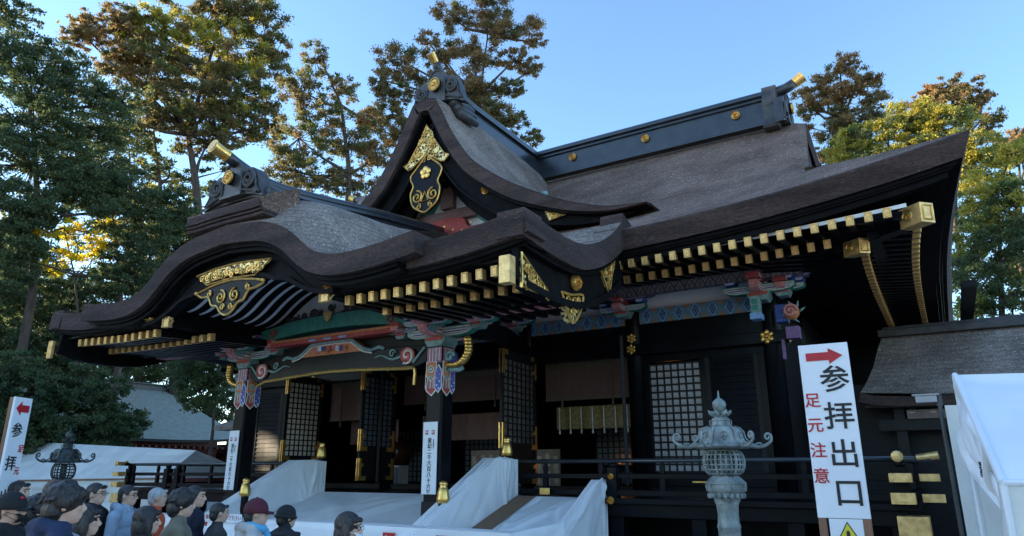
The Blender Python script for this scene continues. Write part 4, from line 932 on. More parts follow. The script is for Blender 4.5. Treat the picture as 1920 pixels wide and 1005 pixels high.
for sg, e in ((1, r1), (-1, r2)):
    mb = MB(); mb.tube([(sg * 10.33, BY - .42, 1.95), (sg * 10.33, BY, 1.92), (sg * 10.33, 8.5, 1.92)], .042, 10); mb.box(sg * 10.33 - .05, sg * 10.33 + .05, BY - .38, 8.5, 1.61, 1.68); mb.box(sg * 10.33 - .07, sg * 10.33 + .07, BY - .36, 8.5, 1.31, 1.39); mb.build('side_rail', LACQ, e)
    x0, x1 = (10.56, 10.86) if sg > 0 else (-10.86, -10.56)
    for f in (lambda m: m.tube([(x0, BY, 1.93), (x1, BY, 1.97)], [.05, .062], 12), lambda m: m.box(x0, x1 - .03, BY - .06, BY + .06, 1.59, 1.70), lambda m: m.box(x0, x1, BY - .08, BY + .08, 1.29, 1.41),
              lambda m: (m.tube([(sg * 10.33, BY - .45, 1.95), (sg * 10.33, BY - .22, 1.94)], .055, 12), m.ell((sg * 10.33, BY - .46, 1.95), (.085, .02, .085), 14, 6)),
              lambda m: (m.box(sg * 10.33 - .15, sg * 10.33 + .15, BY - .45, BY - .20, 1.58, 1.71), m.box(sg * 10.33 - .12, sg * 10.33 + .12, BY - .458, BY - .45, 1.61, 1.68)), lambda m: (m.box(sg * 10.33 - .16, sg * 10.33 + .16, BY - .45, BY - .2, 1.27, 1.43), m.box(sg * 10.33 - .13, sg * 10.33 + .13, BY - .458, BY - .45, 1.30, 1.40))):
        mb = MB(); f(mb); mb.build('gilt_rail_end', GOLD3, e, bevel=.006)
    mb = MB(); mb.box(min(sg * 10.2, sg * 10.62), max(sg * 10.2, sg * 10.62), BY - .34, BY + .02, .82, 1.10); mb.build('gilt_beam_end', GOLD3, e, bevel=.01)
# small gilt hardware on the veranda floor line
mb = MB()
for x in (4.05, 6.3): mb.box(x, x + .22, BY - .155, BY - .15 + .0, 1.30, 1.42) if x < 5 else mb.box(x, x + .3, -.09, -.06, 1.50, 1.53)
mb.build('gilt_latch', GOLD, ver)
# newel posts with gilt onion caps
gp_ = [(0.085, 0), (.10, .02), (.10, .09), (.092, .12), (.088, .17), (.070, .25), (.048, .28), (.062, .31), (.060, .345), (.03, .37), (.005, .375)]
GIB = MB().lathe(gp_, n=18).mesh('gilt_newel_cap', GOLD, smooth=True)
for x, y, z in ((-2.02, -2.65, 2.03), (3.30, -2.65, 2.03), (-1.90, -4.85, 1.22), (3.37, -4.85, 1.20)):
    mb = MB(); mb.lathe([(.085, 0), (.085, z)], n=14); o = mb.build('newel_post', LACQ, hall, loc=(x, y, 0)); link('gilt_newel_cap', GIB, o, (0, 0, z), None, (1.15, 1.15, 1.0))

# ------------------------------------------------------------------ things inside the open front
def blind(x0, x1, z0, z1, y, lab, border=True, slats=True):
    e = thing('bamboo_blind', lab, 'blind', ((x0 + x1) / 2, y, 0)); w = (x1 - x0) / 2
    n = int((z1 - z0) / .03); me = MB().box(-w, w, -.006, .006, -.012, .012).mesh('blind_slats', BLIND)
    mb = MB()
    for k in range(n): mb.box(-w, w, -.006, .006, z0 + k * .03, z0 + k * .03 + .026)
    o = mb.build('blind_slats', BLIND, e); o['kind'] = 'stuff'
    mb = MB(); mb.box(-w, w, -.02, .01, z1 - .10, z1 + .16); mb.build('blind_border', BLINDB, e)
    mb = MB()
    for t in (-.62, 0.02, .55): mb.box(t * w - .025, t * w + .025, -.014, -.008, z0, z1)
    mb.box(-w, w, -.03, .03, z0 - .03, z0 + .03); mb.build('blind_tape', BLINDB, e)
    for t in (-.6, .55):
        mb = MB(); mb.tube([(t * w, -.03, z1), (t * w, -.03, z0 + .1)], .008, 5); mb.lathe([(.02, z0 - .22), (.035, z0 - .2), (.02, z0 + .02), (.035, z0 + .06), (.01, z0 + .1)], (t * w, -.03, 0), 8); mb.build('tassel', BLINDB, e)
    return e
blind(2.60, 4.95, 3.42, 4.25, .30, 'brown bamboo blind with two tassels in the bay right of the porch')
blind(-2.0, 2.0, 3.55, 4.25, .30, 'wide brown bamboo blind hanging in the central bay')
blind(-4.9, -2.5, 3.20, 4.2, .30, 'brown bamboo blind hanging left of the centre bay')
e = thing('brocade_curtain', 'short gold brocade curtain inside the bay right of the porch', 'curtain', (3.75, .55, 0))
mb = MB(); mb.grid([[(x, .02 * math.sin(x * 14), z) for x in np.linspace(-.98, .98, 50)] for z in (3.26, 2.98, 2.72)]); mb.build('cloth', BROC, e, smooth=True)
for k in range(7):
    mb = MB(); mb.box(-.9 + k * .3 - .012, -.9 + k * .3 + .012, -.03, -.022, 2.74, 3.24); mb.lathe([(.01, 2.60), (.03, 2.62), (.015, 2.72)], (-.9 + k * .3, -.02, 0), 6); mb.build('ribbon', P_WHT, e)
mb = MB(); mb.grid([[(x, .9 + .03 * math.sin(x * 9), z) for x in np.linspace(-1.8, 1.8, 60)] for z in (2.55, 3.25)]); tag(mb.build('purple_brown_drape', BLIND, smooth=True), 'dark red brown drape hung low inside the central bay', 'drape')
mb = MB(); mb.grid([[(x, .9 + .03 * math.sin(x * 9), z) for x in np.linspace(-4.6, -2.7, 40)] for z in (2.5, 3.2)]); tag(mb.build('purple_brown_drape', BLIND, smooth=True), 'dark red brown drape behind the pale lattice door', 'drape')
e = thing('drum', 'large dark brown barrel drum on a stand in the left open bay', 'drum', (-3.05, 1.2, 0))
mb = MB(); mb.lathe([(.36, -.42), (.46, -.25), (.50, 0), (.46, .25), (.36, .42)], (0, 0, 2.25), 24, M=Matrix.Rotation(PI / 2, 3, 'X')); mb.build('drum_body', mat('drum_wood', (.07, .025, .018), (.04, .016, .012), rough=.25, scale=4), e, smooth=True)
mb = MB(); mb.box(-.35, .35, -.35, .35, 1.262, 1.36); mb.box(-.3, -.22, -.3, .3, 1.36, 1.9); mb.box(.22, .3, -.3, .3, 1.36, 1.9); mb.build('drum_stand', LACQ2, e)
e = thing('offering_box', 'pale grey cabinet beside the drum inside the hall', 'cabinet', (-2.35, .6, 1.262))
mb = MB(); mb.box(-.25, .2, -.2, .2, 0, .62); mb.build('cabinet_body', PAPERG, e, bevel=.01); mb = MB(); mb.box(-.22, .17, -.22, -.2, .05, .57); mb.build('cabinet_door', GAUZE, e)
e = thing('notice_panel', 'low pale screen pinned with paper slips in the central bay', 'screen', (1.3, .9, 1.262))
mb = MB(); mb.box(-1.35, 1.35, -.02, .02, .05, 1.0); mb.build('screen_board', mat('aged_paper_board', (.24, .17, .12), (.17, .115, .08), scale=3), e)
rnd = random.Random(8); me = MB().box(-.06, .06, -.004, 0, -.16, .16).mesh('paper_slip', mat('paper_slip', (.42, .33, .25), (.33, .25, .18), scale=6))
for k in range(22): link('paper_slip', me, e, (-1.25 + (k % 11) * .25 + rnd.uniform(-.04, .04), -.022, .32 + (k // 11) * .40 + rnd.uniform(-.05, .05)), (0, rnd.uniform(-.08, .08), 0))
lamp_m = bpy.data.materials.new('candle_glow'); lamp_m.use_nodes = True; bq = lamp_m.node_tree.nodes['Principled BSDF']; bq.inputs['Emission Color'].default_value = (1, .42, .12, 1); bq.inputs['Emission Strength'].default_value = 4
e = thing('altar_table', 'dark altar table with small lit candle lamps deep inside the right bay', 'altar', (3.9, 3.0, 1.262))
mb = MB(); mb.box(-.9, .9, -.3, .3, .55, .62); [mb.box(x - .04, x + .04, y - .04, y + .04, 0, .55) for x in (-.8, .8) for y in (-.22, .22)]; mb.build('table', LACQ, e)
for k, x in enumerate((-.55, -.35, -.15)):
    mb = MB(); mb.lathe([(.03, .62), (.05, .66), (.02, .69)], (x, 0, 0), 8); mb.build('lamp_dish', GOLD, e); mb = MB(); mb.ell((x, 0, .72), (.035, .035, .04), 8, 6); mb.build('flame', lamp_m, e)
mb = MB(); mb.prism([(.05, .62), (.35, .62), (.36, 1.25), (.2, 1.38), (.05, 1.25)], -.1, .1); mb.build('gilt_plaque', mat('orange_wood_plaque', (.42, .16, .07), (.3, .1, .05)), e)
mb = MB(); mb.lathe([(.06, .62), (.03, .7), (.05, .85), (.09, .95), (.02, 1.0)], (-.05, .1, 0), 10); mb.build('vase', GOLD, e)
# warm lantern inside the hall (seen lit)
mb = MB(); mb.lathe([(.02, 0), (.07, .05), (.07, .2), (.02, .25)], n=10)
o = mb.build('hanging_lantern', lamp_m, None, loc=(4.55, 4.2, 2.8)); tag(o, 'tiny glowing hanging lantern deep inside the right bay', 'lantern')
lamp_m2 = lamp_m

# ------------------------------------------------------------------ white sheeted stairs
def sheet_panel(name, lab, quads, seed=0, amp=.015, mat_=None, cat='sheet', n=18, group=None):
    """quads: corner lists a b c d (a-b top, d-c bottom); each becomes a creased cloth face with real thickness"""
    mb = MB(); rnd = random.Random(seed)
    cre = [(rnd.random(), rnd.random(), rnd.uniform(-1.2, 1.2), rnd.uniform(.5, 1)) for _ in range(12)]
    for q in quads:
        a, b, c, d = [Vector(p) for p in q]; nn = (b - a).cross(d - a).normalized(); G = []
        for i in range(n + 1):
            row = []
            for j in range(n + 1):
                s, t = j / n, i / n; p = (a * (1 - s) + b * s) * (1 - t) + (d * (1 - s) + c * s) * t
                e_ = min(1, 8 * s * (1 - s) * 2) * min(1, 8 * t * (1 - t) * 2); h = 0
                for (cs, ct, sl2, am) in cre:
                    dd = (s - cs) * math.cos(sl2) + (t - ct) * math.sin(sl2); h += am * math.exp(-(dd * 22) ** 2) * math.cos(3 * (s + t + cs)) * 1.5
                row.append(p + nn * h * amp * e_)
            G.append(row)
        mb.grid(G)
    o = mb.build(name, mat_ or SHEET, None, smooth=True); tag(o, lab, cat, group); return o
def wall_faces(X0, X1, top):
    """boxed stair side wall between X0 and X1 whose top follows points (y, z)"""
    Q = []
    for x in (X1, X0):
        for (y0, z0), (y1, z1) in zip(top[:-1], top[1:]): Q.append([(x, y0, z0), (x, y1, z1), (x, y1, 0.0), (x, y0, 0.0)])
    for (y0, z0), (y1, z1) in zip(top[:-1], top[1:]): Q.append([(X0, y0, z0), (X1, y0, z0), (X1, y1, z1), (X0, y1, z1)])
    y0, z0 = top[0]; Q.append([(X0, y0, z0), (X1, y0, z0), (X1, y0, 0), (X0, y0, 0)]); y0, z0 = top[-1]; Q.append([(X0, y0, z0), (X1, y0, z0), (X1, y0, 0), (X0, y0, 0)])
    return Q
sheet_panel('sheeted_stair_wall', 'white sheeted slanting side wall left of the main stairs', wall_faces(-2.25, -1.90, [(-6.4, .45), (-3.45, 1.98), (-2.58, 1.96)]), 1, n=40)
sheet_panel('sheeted_stair_wall', 'white sheeted slanting side wall right of the main stairs behind the column', wall_faces(3.22, 3.52, [(-6.3, .45), (-3.4, 1.98), (-2.58, 1.96)]), 2, n=40)
sheet_panel('sheeted_stair_wall', 'white sheeted low wall at the right edge beside the brown mat ramp', wall_faces(5.22, 5.42, [(-5.2, .30), (-2.75, 1.58), (-2.50, 1.58)]), 3, n=40)
sheet_panel('sheeted_stairs', 'broad white sheet stretched over the main stairs', [[(-1.89, -2.64, 1.262), (3.21, -2.64, 1.262), (3.21, -6.4, .18), (-1.89, -6.4, .18)]], 4, n=90, amp=.028)
sheet_panel('sheeted_ramp', 'white sheet laid beside the brown mat on the right ramp', [[(3.95, -2.64, 1.262), (5.21, -2.64, 1.262), (5.21, -5.6, .30), (3.95, -5.6, .30)]], 6, n=60, amp=.05)
mb = MB(); mb.grid([[(x, y, 1.268 - (-2.64 - y) * .325) for x in np.linspace(3.53, 3.98, 5)] for y in np.linspace(-2.64, -5.6, 9)], flip=True); tag(mb.build('brown_mat', MAT_BR), 'strip of plain brown mat running up the right ramp', 'mat')
# white cloth counter across the front with red notices
sheet_panel('cloth_counter', 'long low white cloth counter across the front of the stairs',
            [[(-4.3, -5.75, .86), (5.3, -5.75, .86), (5.3, -5.75, 0), (-4.3, -5.75, 0)], [(-4.3, -5.75, .862), (5.3, -5.75, .862), (5.3, -5.45, .862), (-4.3, -5.45, .862)], [(5.3, -5.75, .86), (5.6, -4.6, .95), (5.6, -4.6, 0), (5.3, -5.75, 0)], [(-4.3, -5.45, .86), (5.3, -5.45, .86), (5.3, -5.45, 0), (-4.3, -5.45, 0)]], 7, n=20)
for x, ch, k in ((1.95, '正', 0), (2.98, '拝', 1), (4.08, '中', 2), (-1.9, '正', 3)):
    e = thing('red_notice', ('red square notice with a white character right of the black padded coat', 'red square notice with a white character under the right porch column placard', 'red square notice at the counter right of the porch column', 'red square notice with a white character at the left end of the counter')[k], 'notice', (x, -5.775, .60))
    mb = MB(); mb.box(-.13, .13, -.006, 0, -.17, .17); mb.build('notice_sheet', INKR, e); link('lettering', text_mesh(ch, .2, PLAC, bold=.004), e, (0, -.009, .01), (PI / 2, 0, 0))
e = thing('handwritten_sign', 'white strip with dark red handwriting above the left counter', 'sign', (-1.25, -5.8, .0))
mb = MB(); mb.box(-.55, .55, -.01, 0, .78, .94); mb.build('strip', PLAC, e); link('lettering', text_mesh('横に列んで進んで下さい', .098, INKR), e, (0, -.013, .86), (PI / 2, 0, 0))

# ================================================================== BRONZE LANTERNS
def lantern(name, lab, loc, mt, sc, rz, seed, wx=.89):
    e = thing(name, lab, 'lantern', loc, rz); e.scale = (sc * wx, sc * wx, sc)
    # heights measured from the ground; total 2.66 m
    mb = MB(); mb.lathe([(.62, 0), (.62, .22), (.50, .22), (.50, .40), (.36, .44)], n=6, rot=PI / 6); mb.build('stone_base', STONE, e, bevel=.015)
    mb = MB(); mb.lathe([(.30, .44), (.30, .52), (.22, .56), (.19, .68), (.165, .84), (.150, 1.00), (.150, 1.14), (.158, 1.155), (.158, 1.185), (.148, 1.20), (.140, 1.30), (.150, 1.42), (.175, 1.47)], n=24); mb.build('pillar', mt, e, smooth=True)
    mb = MB(); mb.lathe([(.175, 1.45), (.19, 1.47), (.20, 1.50), (.24, 1.52), (.255, 1.56), (.26, 1.575), (.29, 1.58), (.30, 1.60), (.30, 1.69), (.285, 1.70), (.20, 1.765), (.17, 1.78)], n=6, rot=PI / 6)
    for k in range(6):
        a = PI / 3 * k; c = Vector((.262 * math.cos(a), .262 * math.sin(a), 1.645)); t = Vector((-math.sin(a), math.cos(a), 0))
        mb.tube([c + t * (.10 * i) + Vector((0, 0, .028 * j)) for i, j in ((-1, -1), (1, -1), (1, 1), (-1, 1))], .008, 5, closed=True)
    for k in range(18):
        a = 2 * PI * k / 18; mb.ell((.235 * math.cos(a), .235 * math.sin(a), 1.53), (.03, .03, .035), 6, 5)
    mb.build('platform', mt, e, bevel=.006)
    # fire box: openwork globe
    fb = lambda z: .245 + .028 * math.sin(PI * (z - 1.78) / .30) - .05 * ((z - 1.93) / .15) ** 4
    mb = MB(); N = 24
    for k in range(N): mb.tube([(fb(z) * math.cos(2 * PI * k / N), fb(z) * math.sin(2 * PI * k / N), z) for z in np.linspace(1.78, 2.08, 9)], .012 if k % 4 else .022, 5)
    for z in (1.79, 1.84, 1.90, 1.96, 2.02, 2.07): mb.tube([(fb(z) * math.cos(2 * PI * i / 36), fb(z) * math.sin(2 * PI * i / 36), z) for i in range(36)], .011, 5, closed=True)
    mb.lathe([(.08, 1.78), (.08, 2.08)], n=10); mb.build('openwork_fire_box', mt, e, smooth=True)
    # six-lobed cap
    mod = lambda a, z: 1 + (.10 + .10 * max(0, (2.18 - z) / .12)) * (abs(math.cos(3 * a)) - .55) if z < 2.30 else 1
    prof = [(.10, 2.09), (.33, 2.095), (.40, 2.115), (.405, 2.128), (.355, 2.145), (.305, 2.18), (.285, 2.23), (.275, 2.29), (.25, 2.335), (.20, 2.362), (.165, 2.37)]
    mb = MB(); mb.lathe(prof, n=72, mod=mod); mb.build('cap', mt, e, smooth=True)
    mb = MB()
    for k in range(6):
        a = PI / 3 * k; d = Vector((math.cos(a), math.sin(a), 0))
        mb.tube([d * r + Vector((0, 0, z)) for r, z in ((.47, 2.12), (.39, 2.16), (.325, 2.22), (.305, 2.30), (.26, 2.345), (.18, 2.37))], .013, 6)
        P = catmull([(.40, 2.125), (.50, 2.115), (.60, 2.14), (.67, 2.19)], 3) + [(p[0], p[1]) for p in spiral(.625, 2.235, .055, .012, 1.25, -.5, 14)]
        mb.tube([d * r + Vector((0, 0, z)) for r, z in P], [.024 - .0005 * i for i in range(len(P))], 7)
        mb.tube([d * r + Vector((0, 0, z)) for r, z in catmull([(.42, 2.13), (.49, 2.16), (.54, 2.15)], 3)], .015, 6)
        am = a + PI / 6; c = Vector((math.cos(am) * .268, math.sin(am) * .268, 2.235)); t = Vector((-math.sin(am), math.cos(am), 0)); u = Vector((math.cos(am) * -.12, math.sin(am) * -.12, 1)).normalized(); o_ = t.cross(u)
        if o_.dot(c) < 0: o_ = -o_
        mb.tube([c + o_ * .012 + t * (.066 * math.cos(q)) + u * (.066 * math.sin(q)) for q in np.linspace(0, 2 * PI, 18)[:-1]], .009, 5, closed=True)
        for j in range(3): mb.tube([c + o_ * .014 + t * p[0] + u * p[1] for p in spiral(.022 * math.cos(j * 2.1), .022 * math.sin(j * 2.1), .01, .036, .5, j * 2.1, 6)], .010, 5)
    mb.build('cap_curls_and_crests', mt, e, smooth=True)
    mb = MB(); mb.lathe([(.15, 2.365), (.155, 2.38), (.145, 2.385), (.14, 2.43), (.15, 2.44), (.145, 2.455), (.12, 2.475), (.07, 2.50), (.05, 2.52), (.075, 2.53), (.06, 2.545)], n=6, rot=PI / 6)
    for k in range(6):
        a = PI / 3 * k; mb.tube([Vector((math.cos(a) * r, math.sin(a) * r, z)) for r, z in ((.05, 2.515), (.10, 2.525), (.14, 2.545), (.16, 2.575))], [.03, .035, .025, .006], 6)
        mb.tube([Vector((math.cos(a) * .148, math.sin(a) * .148, z)) for z in (2.38, 2.45)], .010, 5)
    mb.build('neck', mt, e)
    mb = MB(); mb.lathe([(.045, 2.54), (.06, 2.565), (.088, 2.60), (.098, 2.64), (.088, 2.68), (.055, 2.71), (.02, 2.73), (.012, 2.76), (.010, 2.82), (.002, 2.825)], n=22); mb.build('jewel_finial', mt, e, smooth=True)
    return e
def ground_at(u, D): p = at(u, 900, D); return (p.x, p.y, 0)
LR = ground_at(1360, 9.0); lantern('bronze_lantern', 'pale green bronze lantern standing in front of the hall railing with curled cap corners', LR, BRONZE, .955, .38, 1)
LL = ground_at(116, 15.6); lantern('bronze_lantern', 'dark bronze lantern at the left behind the queue in front of the white tent', LL, BRONZED, .90, 1.1, 2, .76)

# ================================================================== EXIT SIGNS
def exit_sign(lab, P, ang, w, z0, z1, mirror, width=None):
    e = thing('exit_sign', lab, 'sign', (P[0], P[1], 0), ang); h = z1 - z0
    mb = MB(); mb.box(-w / 2, w / 2, -.015, .015, z0, z1); mb.build('board', PLAC, e, bevel=.004)
    mb = MB(); mb.box(-w / 2, w / 2, .02, .06, 0.02, z1 - .01); 
    mb = MB()
    for sx in (-1, 1): mb.box(sx * (w / 2 - .03) - .03, sx * (w / 2 - .03) + .03, -.03, .045 if sx > 2 else .012, 0, z0 + .02) if False else mb.box(sx * (w / 2 - .035) - .032, sx * (w / 2 - .035) + .032, -.02, .05, 0, z0 - .002)
    mb.box(-w / 2 + .07, w / 2 - .07, .02, .05, .3, .36); mb.build('timber_post', WOOD, e, bevel=.004)
    mb = MB(); mb.box(-w / 2 + .003, w / 2 - .003, .017, .055, z0, z1 - .003); mb.build('timber_backing', WOOD, e)
    s = -1 if mirror else 1; az = z1 - .12
    mb = MB(); mb.prism([(a * s, az + b) for a, b in ((-w * .36, -.038), (w * .10, -.038), (w * .10, -.075), (w * .38, 0), (w * .10, .075), (w * .10, .038), (-w * .36, .038))], -.021, -.016); mb.build('red_arrow', INKR, e)
    for k, ch in enumerate('参拝出口'):
        link('lettering', text_mesh(ch, w * .60, INK, bold=w * .007), e, (w * .16 if not mirror else -w * .1, -.019, z1 - h * (.225 + k * .215)), (PI / 2, 0, 0))
    for k, ch in enumerate('足元注意'):
        link('lettering', text_mesh(ch, w * .33, INKR, bold=w * .004), e, (-w * .33 if not mirror else w * .32, -.019, z1 - h * (.34 + k * .145)), (PI / 2, 0, 0))
    mb = MB(); mb.box(-w / 2 + .09, w / 2 - .07, -.012, -.002, z0 - .42, z0 - .004); mb.build('paper_sheet', PLAC, e)
    c = z0 - .16
    def tri(r): return [(r * math.cos(PI / 2 + 2 * PI * k / 3) + .02, c + r * math.sin(PI / 2 + 2 * PI * k / 3)) for k in range(3)]
    mb = MB(); mb.prism(tri(.135), -.017, -.012); mb.build('warning_border', INK, e); mb = MB(); mb.prism(tri(.118), -.020, -.0172); mb.build('warning_triangle', YEL, e)
    link('lettering', text_mesh('!', .15, INK, bold=.006), e, (.02, -.0225, c - .005), (PI / 2, 0, 0)); return e
D = 7.2
a1, b1 = at(1532, 968, D), at(1634, 975, D * .985)
mid = at(1583, 972, D); tp = at(1545, 645, D)
ang_view = math.atan2(mid.y - CAM.y, mid.x - CAM.x) - PI / 2
exit_sign('tall white exit sign board with a red arrow pointing right before the veranda corner', (mid.x, mid.y), ang_view - .10, .435, mid.z, tp.z, False)
D = 9.5; mid = at(8, 930, D); tp = at(38, 775, D)
exit_sign('white exit sign board seen obliquely at the far left edge of the photo', (mid.x, mid.y), math.atan2(mid.y - CAM.y, mid.x - CAM.x) - PI / 2 + .95, .27, tp.z - 1.45, tp.z + .17, True)

# ================================================================== TENTS
def tent_sheet(name, lab, faces, m, seed, cat='tent', n=22, amp=.05): return sheet_panel(name, lab, faces, seed, amp, m, cat, n)
A0, A1 = Vector((-22.2, 2.5, 2.95)), Vector((-11.0, 1.0, 2.42))
zr, ze = 3.02, 1.55
RL, RR = (-24.6, 1.8, 2.98), (-12.3, 1.0, 2.45)
tent = tent_sheet('white_tent', 'long white canvas tent behind the left lantern and railing', [
    [RL, RR, (-11.6, -.6, 1.50), (-27.0, -.4, 1.28)], [RL, RR, (-11.6, 3.4, 1.5), (-27.0, 4.4, 1.3)],
    [(-27.0, -.4, 1.28), (-11.6, -.6, 1.50), (-11.6, -.6, 0), (-27.0, -.4, 0)], [RL, (-27.0, -.4, 1.28), (-27, 2, 1.28), (-27.0, 4.4, 1.3)]], CREAM, 21)
mb = MB(); 
for k in range(7): mb.tube([(-26.6 + k * 2.45, -.44, 0), (-26.6 + k * 2.45, -.44, 1.3)], .03, 6)
mb.tube([(-27.1, -.45, 1.27), (-11.5, -.65, 1.49)], .035, 6); mb.build('tent_poles', WOOD, tent)
# right tents: near one with a roof sheet and hanging scalloped valance, and its inner wall
T = lambda u, v, D_: tuple(at(u, v, D_))
def tentR():
    a = at(1790, 703, 7.6); 
    fr = at(1880, 905, 6.1); 
    dx = Vector((.92, .30, 0)).normalized()
    A = a; B = a + dx * 4; C = fr + dx * 4; Dd = fr
    zw = A.z
    L1 = [A, B, C + Vector((0, 0, .0)), Dd]
    o = tent_sheet('white_tent', 'near white canvas tent at the right edge with a drooping roof sheet', [[A, B, C, Dd],
        [A, Dd, Dd + Vector((0, 0, -.25)), at(1812, 880, 7.4)]], SHEET, 31, amp=.03)
    o.data.materials.clear(); o.data.materials.append(SHEET)
    # valance and wall
    G = []
    for i in range(8):
        row = []
        for j in range(60):
            s = j / 59; p = Dd * (1 - s) + C * s; drop = .0 + .30 * (1 + .18 * math.sin(s * 9 + 1)) * i / 7
            row.append(p + Vector((0.02 * math.sin(j * .9), 0, 0)) * (i / 7) + Vector((0, 0, -drop)) + Vector((.02, -.03, 0)) * math.sin(s * 40) * i / 7)
        G.append(row)
    mb = MB(); mb.grid(G); v = mb.build('front_valance', CREAM, o, smooth=True)
    G = []; P0 = at(1808, 850, 7.3); P1 = Dd
    for i in range(8):
        row = []
        for j in range(40):
            s = j / 39; p = A * (1 - s) + Dd * s; sc_ = abs(math.sin(s * 16)) * .05
            row.append(p + Vector((0, 0, -(.10 + .48 * s) * i / 7 - sc_ * i / 7)) + Vector((-.03, .02, 0)) * math.sin(s * 22 + i * .2) * i / 7)
        G.append(row)
    mb = MB(); mb.grid(G); mb.build('side_valance', CREAM, o, smooth=True)
    q = (A * .30 + Dd * .70); t = (Dd - A).normalized()
    link('lettering', text_mesh('澤', .13, INK), o, q + Vector((-.06, -.02, -.20)), (PI / 2, 0, math.atan2(t.y, t.x)))
    G = []
    for i in range(14):
        row = []
        for j in range(70):
            s = j / 69; p = (A * .55 + Dd * .45) * (1 - s) + (Dd + dx * 2.6 + Vector((0, .35, 0))) * s
            row.append(Vector((p.x, p.y, 0)) + Vector((0, 0, (1.25 - .1 * s) * (1 - i / 13))) + Vector((.5, -.8, 0)) * .055 * math.sin(j * .85 + .4 * math.sin(i * .3)) * (.4 + .6 * i / 13))
        G.append(row)
    mb = MB(); mb.grid(G); mb.build('hanging_wall', SHEET, o, smooth=True)
    mb = MB()
    for p in (A, Dd, C, B): mb.tube([(p.x, p.y, 0), (p.x, p.y, p.z - .02)], .025, 8)
    mb.tube([A, Dd], .025, 8); mb.tube([Dd, C], .025, 8); mb.build('tent_frame', PLAC, o)
tentR()
def tentR2():
    a, b = at(1771, 760, 10.6), at(1795, 762, 10.2); G = []
    A, B = a, b + Vector((1.6, 0.2, 0))
    for i in range(14):
        row = []
        for j in range(50):
            s = j / 49; p = A * (1 - s) + B * s; z = p.z * (1 - i / 13)
            row.append(Vector((p.x, p.y, z)) + Vector((.35, -.9, 0)) * .07 * math.sin(j * .75) * (i / 13))
        G.append(row)
    mb = MB(); mb.grid(G); bk = Vector((.3, 2.4, .1)); mb.grid([[A, B], [A + bk, B + bk]]); o = mb.build('cloth_wall', CREAM, None, smooth=True); tag(o, 'narrow cream cloth booth between the hall corner and the near right tent', 'tent')
tentR2()

# ================================================================== CORRIDOR ROOF AT RIGHT, BUILDINGS AT LEFT
cor = thing('side_corridor', 'low bark roofed side building joined to the hall at the right', 'building', (0, 0, 0))
cx0, cx1 = 10.0, 30.0
prof = [(1.6, 3.22), (2.2, 3.52), (3.0, 4.06), (3.6, 4.56), (4.1, 4.95)]
mb = MB(); n_ = 24; fl = lambda x, k: x
G = [[(x - (.45 * (1 - i / 4) if x < 10.3 else 0), y, z + (.12 * math.exp(-(x - cx0) / .6) if i < 2 else 0)) for x in np.linspace(cx0, cx1, 60)] for i, (y, z) in enumerate(catmull(prof, 1) if False else prof)]
mb.grid(G); mb.grid([[(x, 8.2 - y, z) for x, y, z in r] for r in G], flip=True); mb.build('corridor_roof', BARKL, cor, smooth=True)
mb = MB(); band(mb, [(cx0 - .45, 3.34), (cx0 - .2, 3.26), (cx0 + .4, 3.22), (cx1, 3.22)], 0, .20, 1.58, 1.9); band(mb, [(cx0 - .4, 3.14), (cx1, 3.02)], 0, .12, 1.66, 1.95)
mb.build('roof_edge', BARKE, cor); mb = MB(); mb.box(cx0 - .1, cx1, 3.85, 4.35, 4.86, 5.04); mb.box(cx0, cx1, 3.95, 4.25, 5.04, 5.12); mb.build('corridor_ridge', CLAY, cor, bevel=.02)
mb = MB(); mb.box(8.3, 14, 8.9, 9.0, 0, 5.5); mb.build('rear_wall', LACQ2, cor)
mb = MB(); mb.box(8.35, cx1, 2.5, 2.6, 0, 3.6); mb.box(cx0 - .2, cx1, 1.9, 2.0, 2.55, 2.78); mb.build('corridor_wall', LACQ2, cor)
rm = MB().box(-.05, .05, 0, .7, -.05, .05).mesh('corridor_rafter', P_WHT)
for k in range(5): link('corridor_rafter', rm, cor, (cx0 + .45 + k * .38, 1.85, 2.86), (.25, 0, 0))
mb = MB(); mb.box(cx0 + .35, cx0 + 2.0, 1.84, 1.88, 2.78, 2.96); mb.build('pink_fascia', mat('faded_brown_board', (.18, .12, .10), (.12, .08, .07)), cor)
for x in (10.2, 12.5, 15): 
    mb = MB(); mb.box(-.1, .1, -.1, .1, 0, 3.2); mb.build('corridor_post', LACQ2, cor, loc=(x, 2.1, 0))
# security camera on a post
e = thing('security_camera', 'grey security camera on a thin pole in front of the corridor roof', 'camera', tuple(at(1762, 760, 12.2)[:2]) + (0,)); zc = at(1752, 748, 12.2).z
mb = MB(); mb.tube([(0, 0, 0), (0, 0, zc - .08)], .03, 8); mb.tube([(0, 0, zc - .1), (.0, 0, zc + .06)], .045, 8); mb.build('pole', CLAY, e)
mb = MB(); mb.box(-.30, -.02, -.07, .06, zc - .05, zc + .05); mb.box(-.34, .02, -.09, .08, zc + .05, zc + .075); mb.build('camera_body', PAPERG, e, bevel=.01); mb = MB(); mb.tube([(-.30, -.0, zc), (-.33, 0, zc)], .035, 10); mb.build('lens', INK, e)
mb = MB(); 
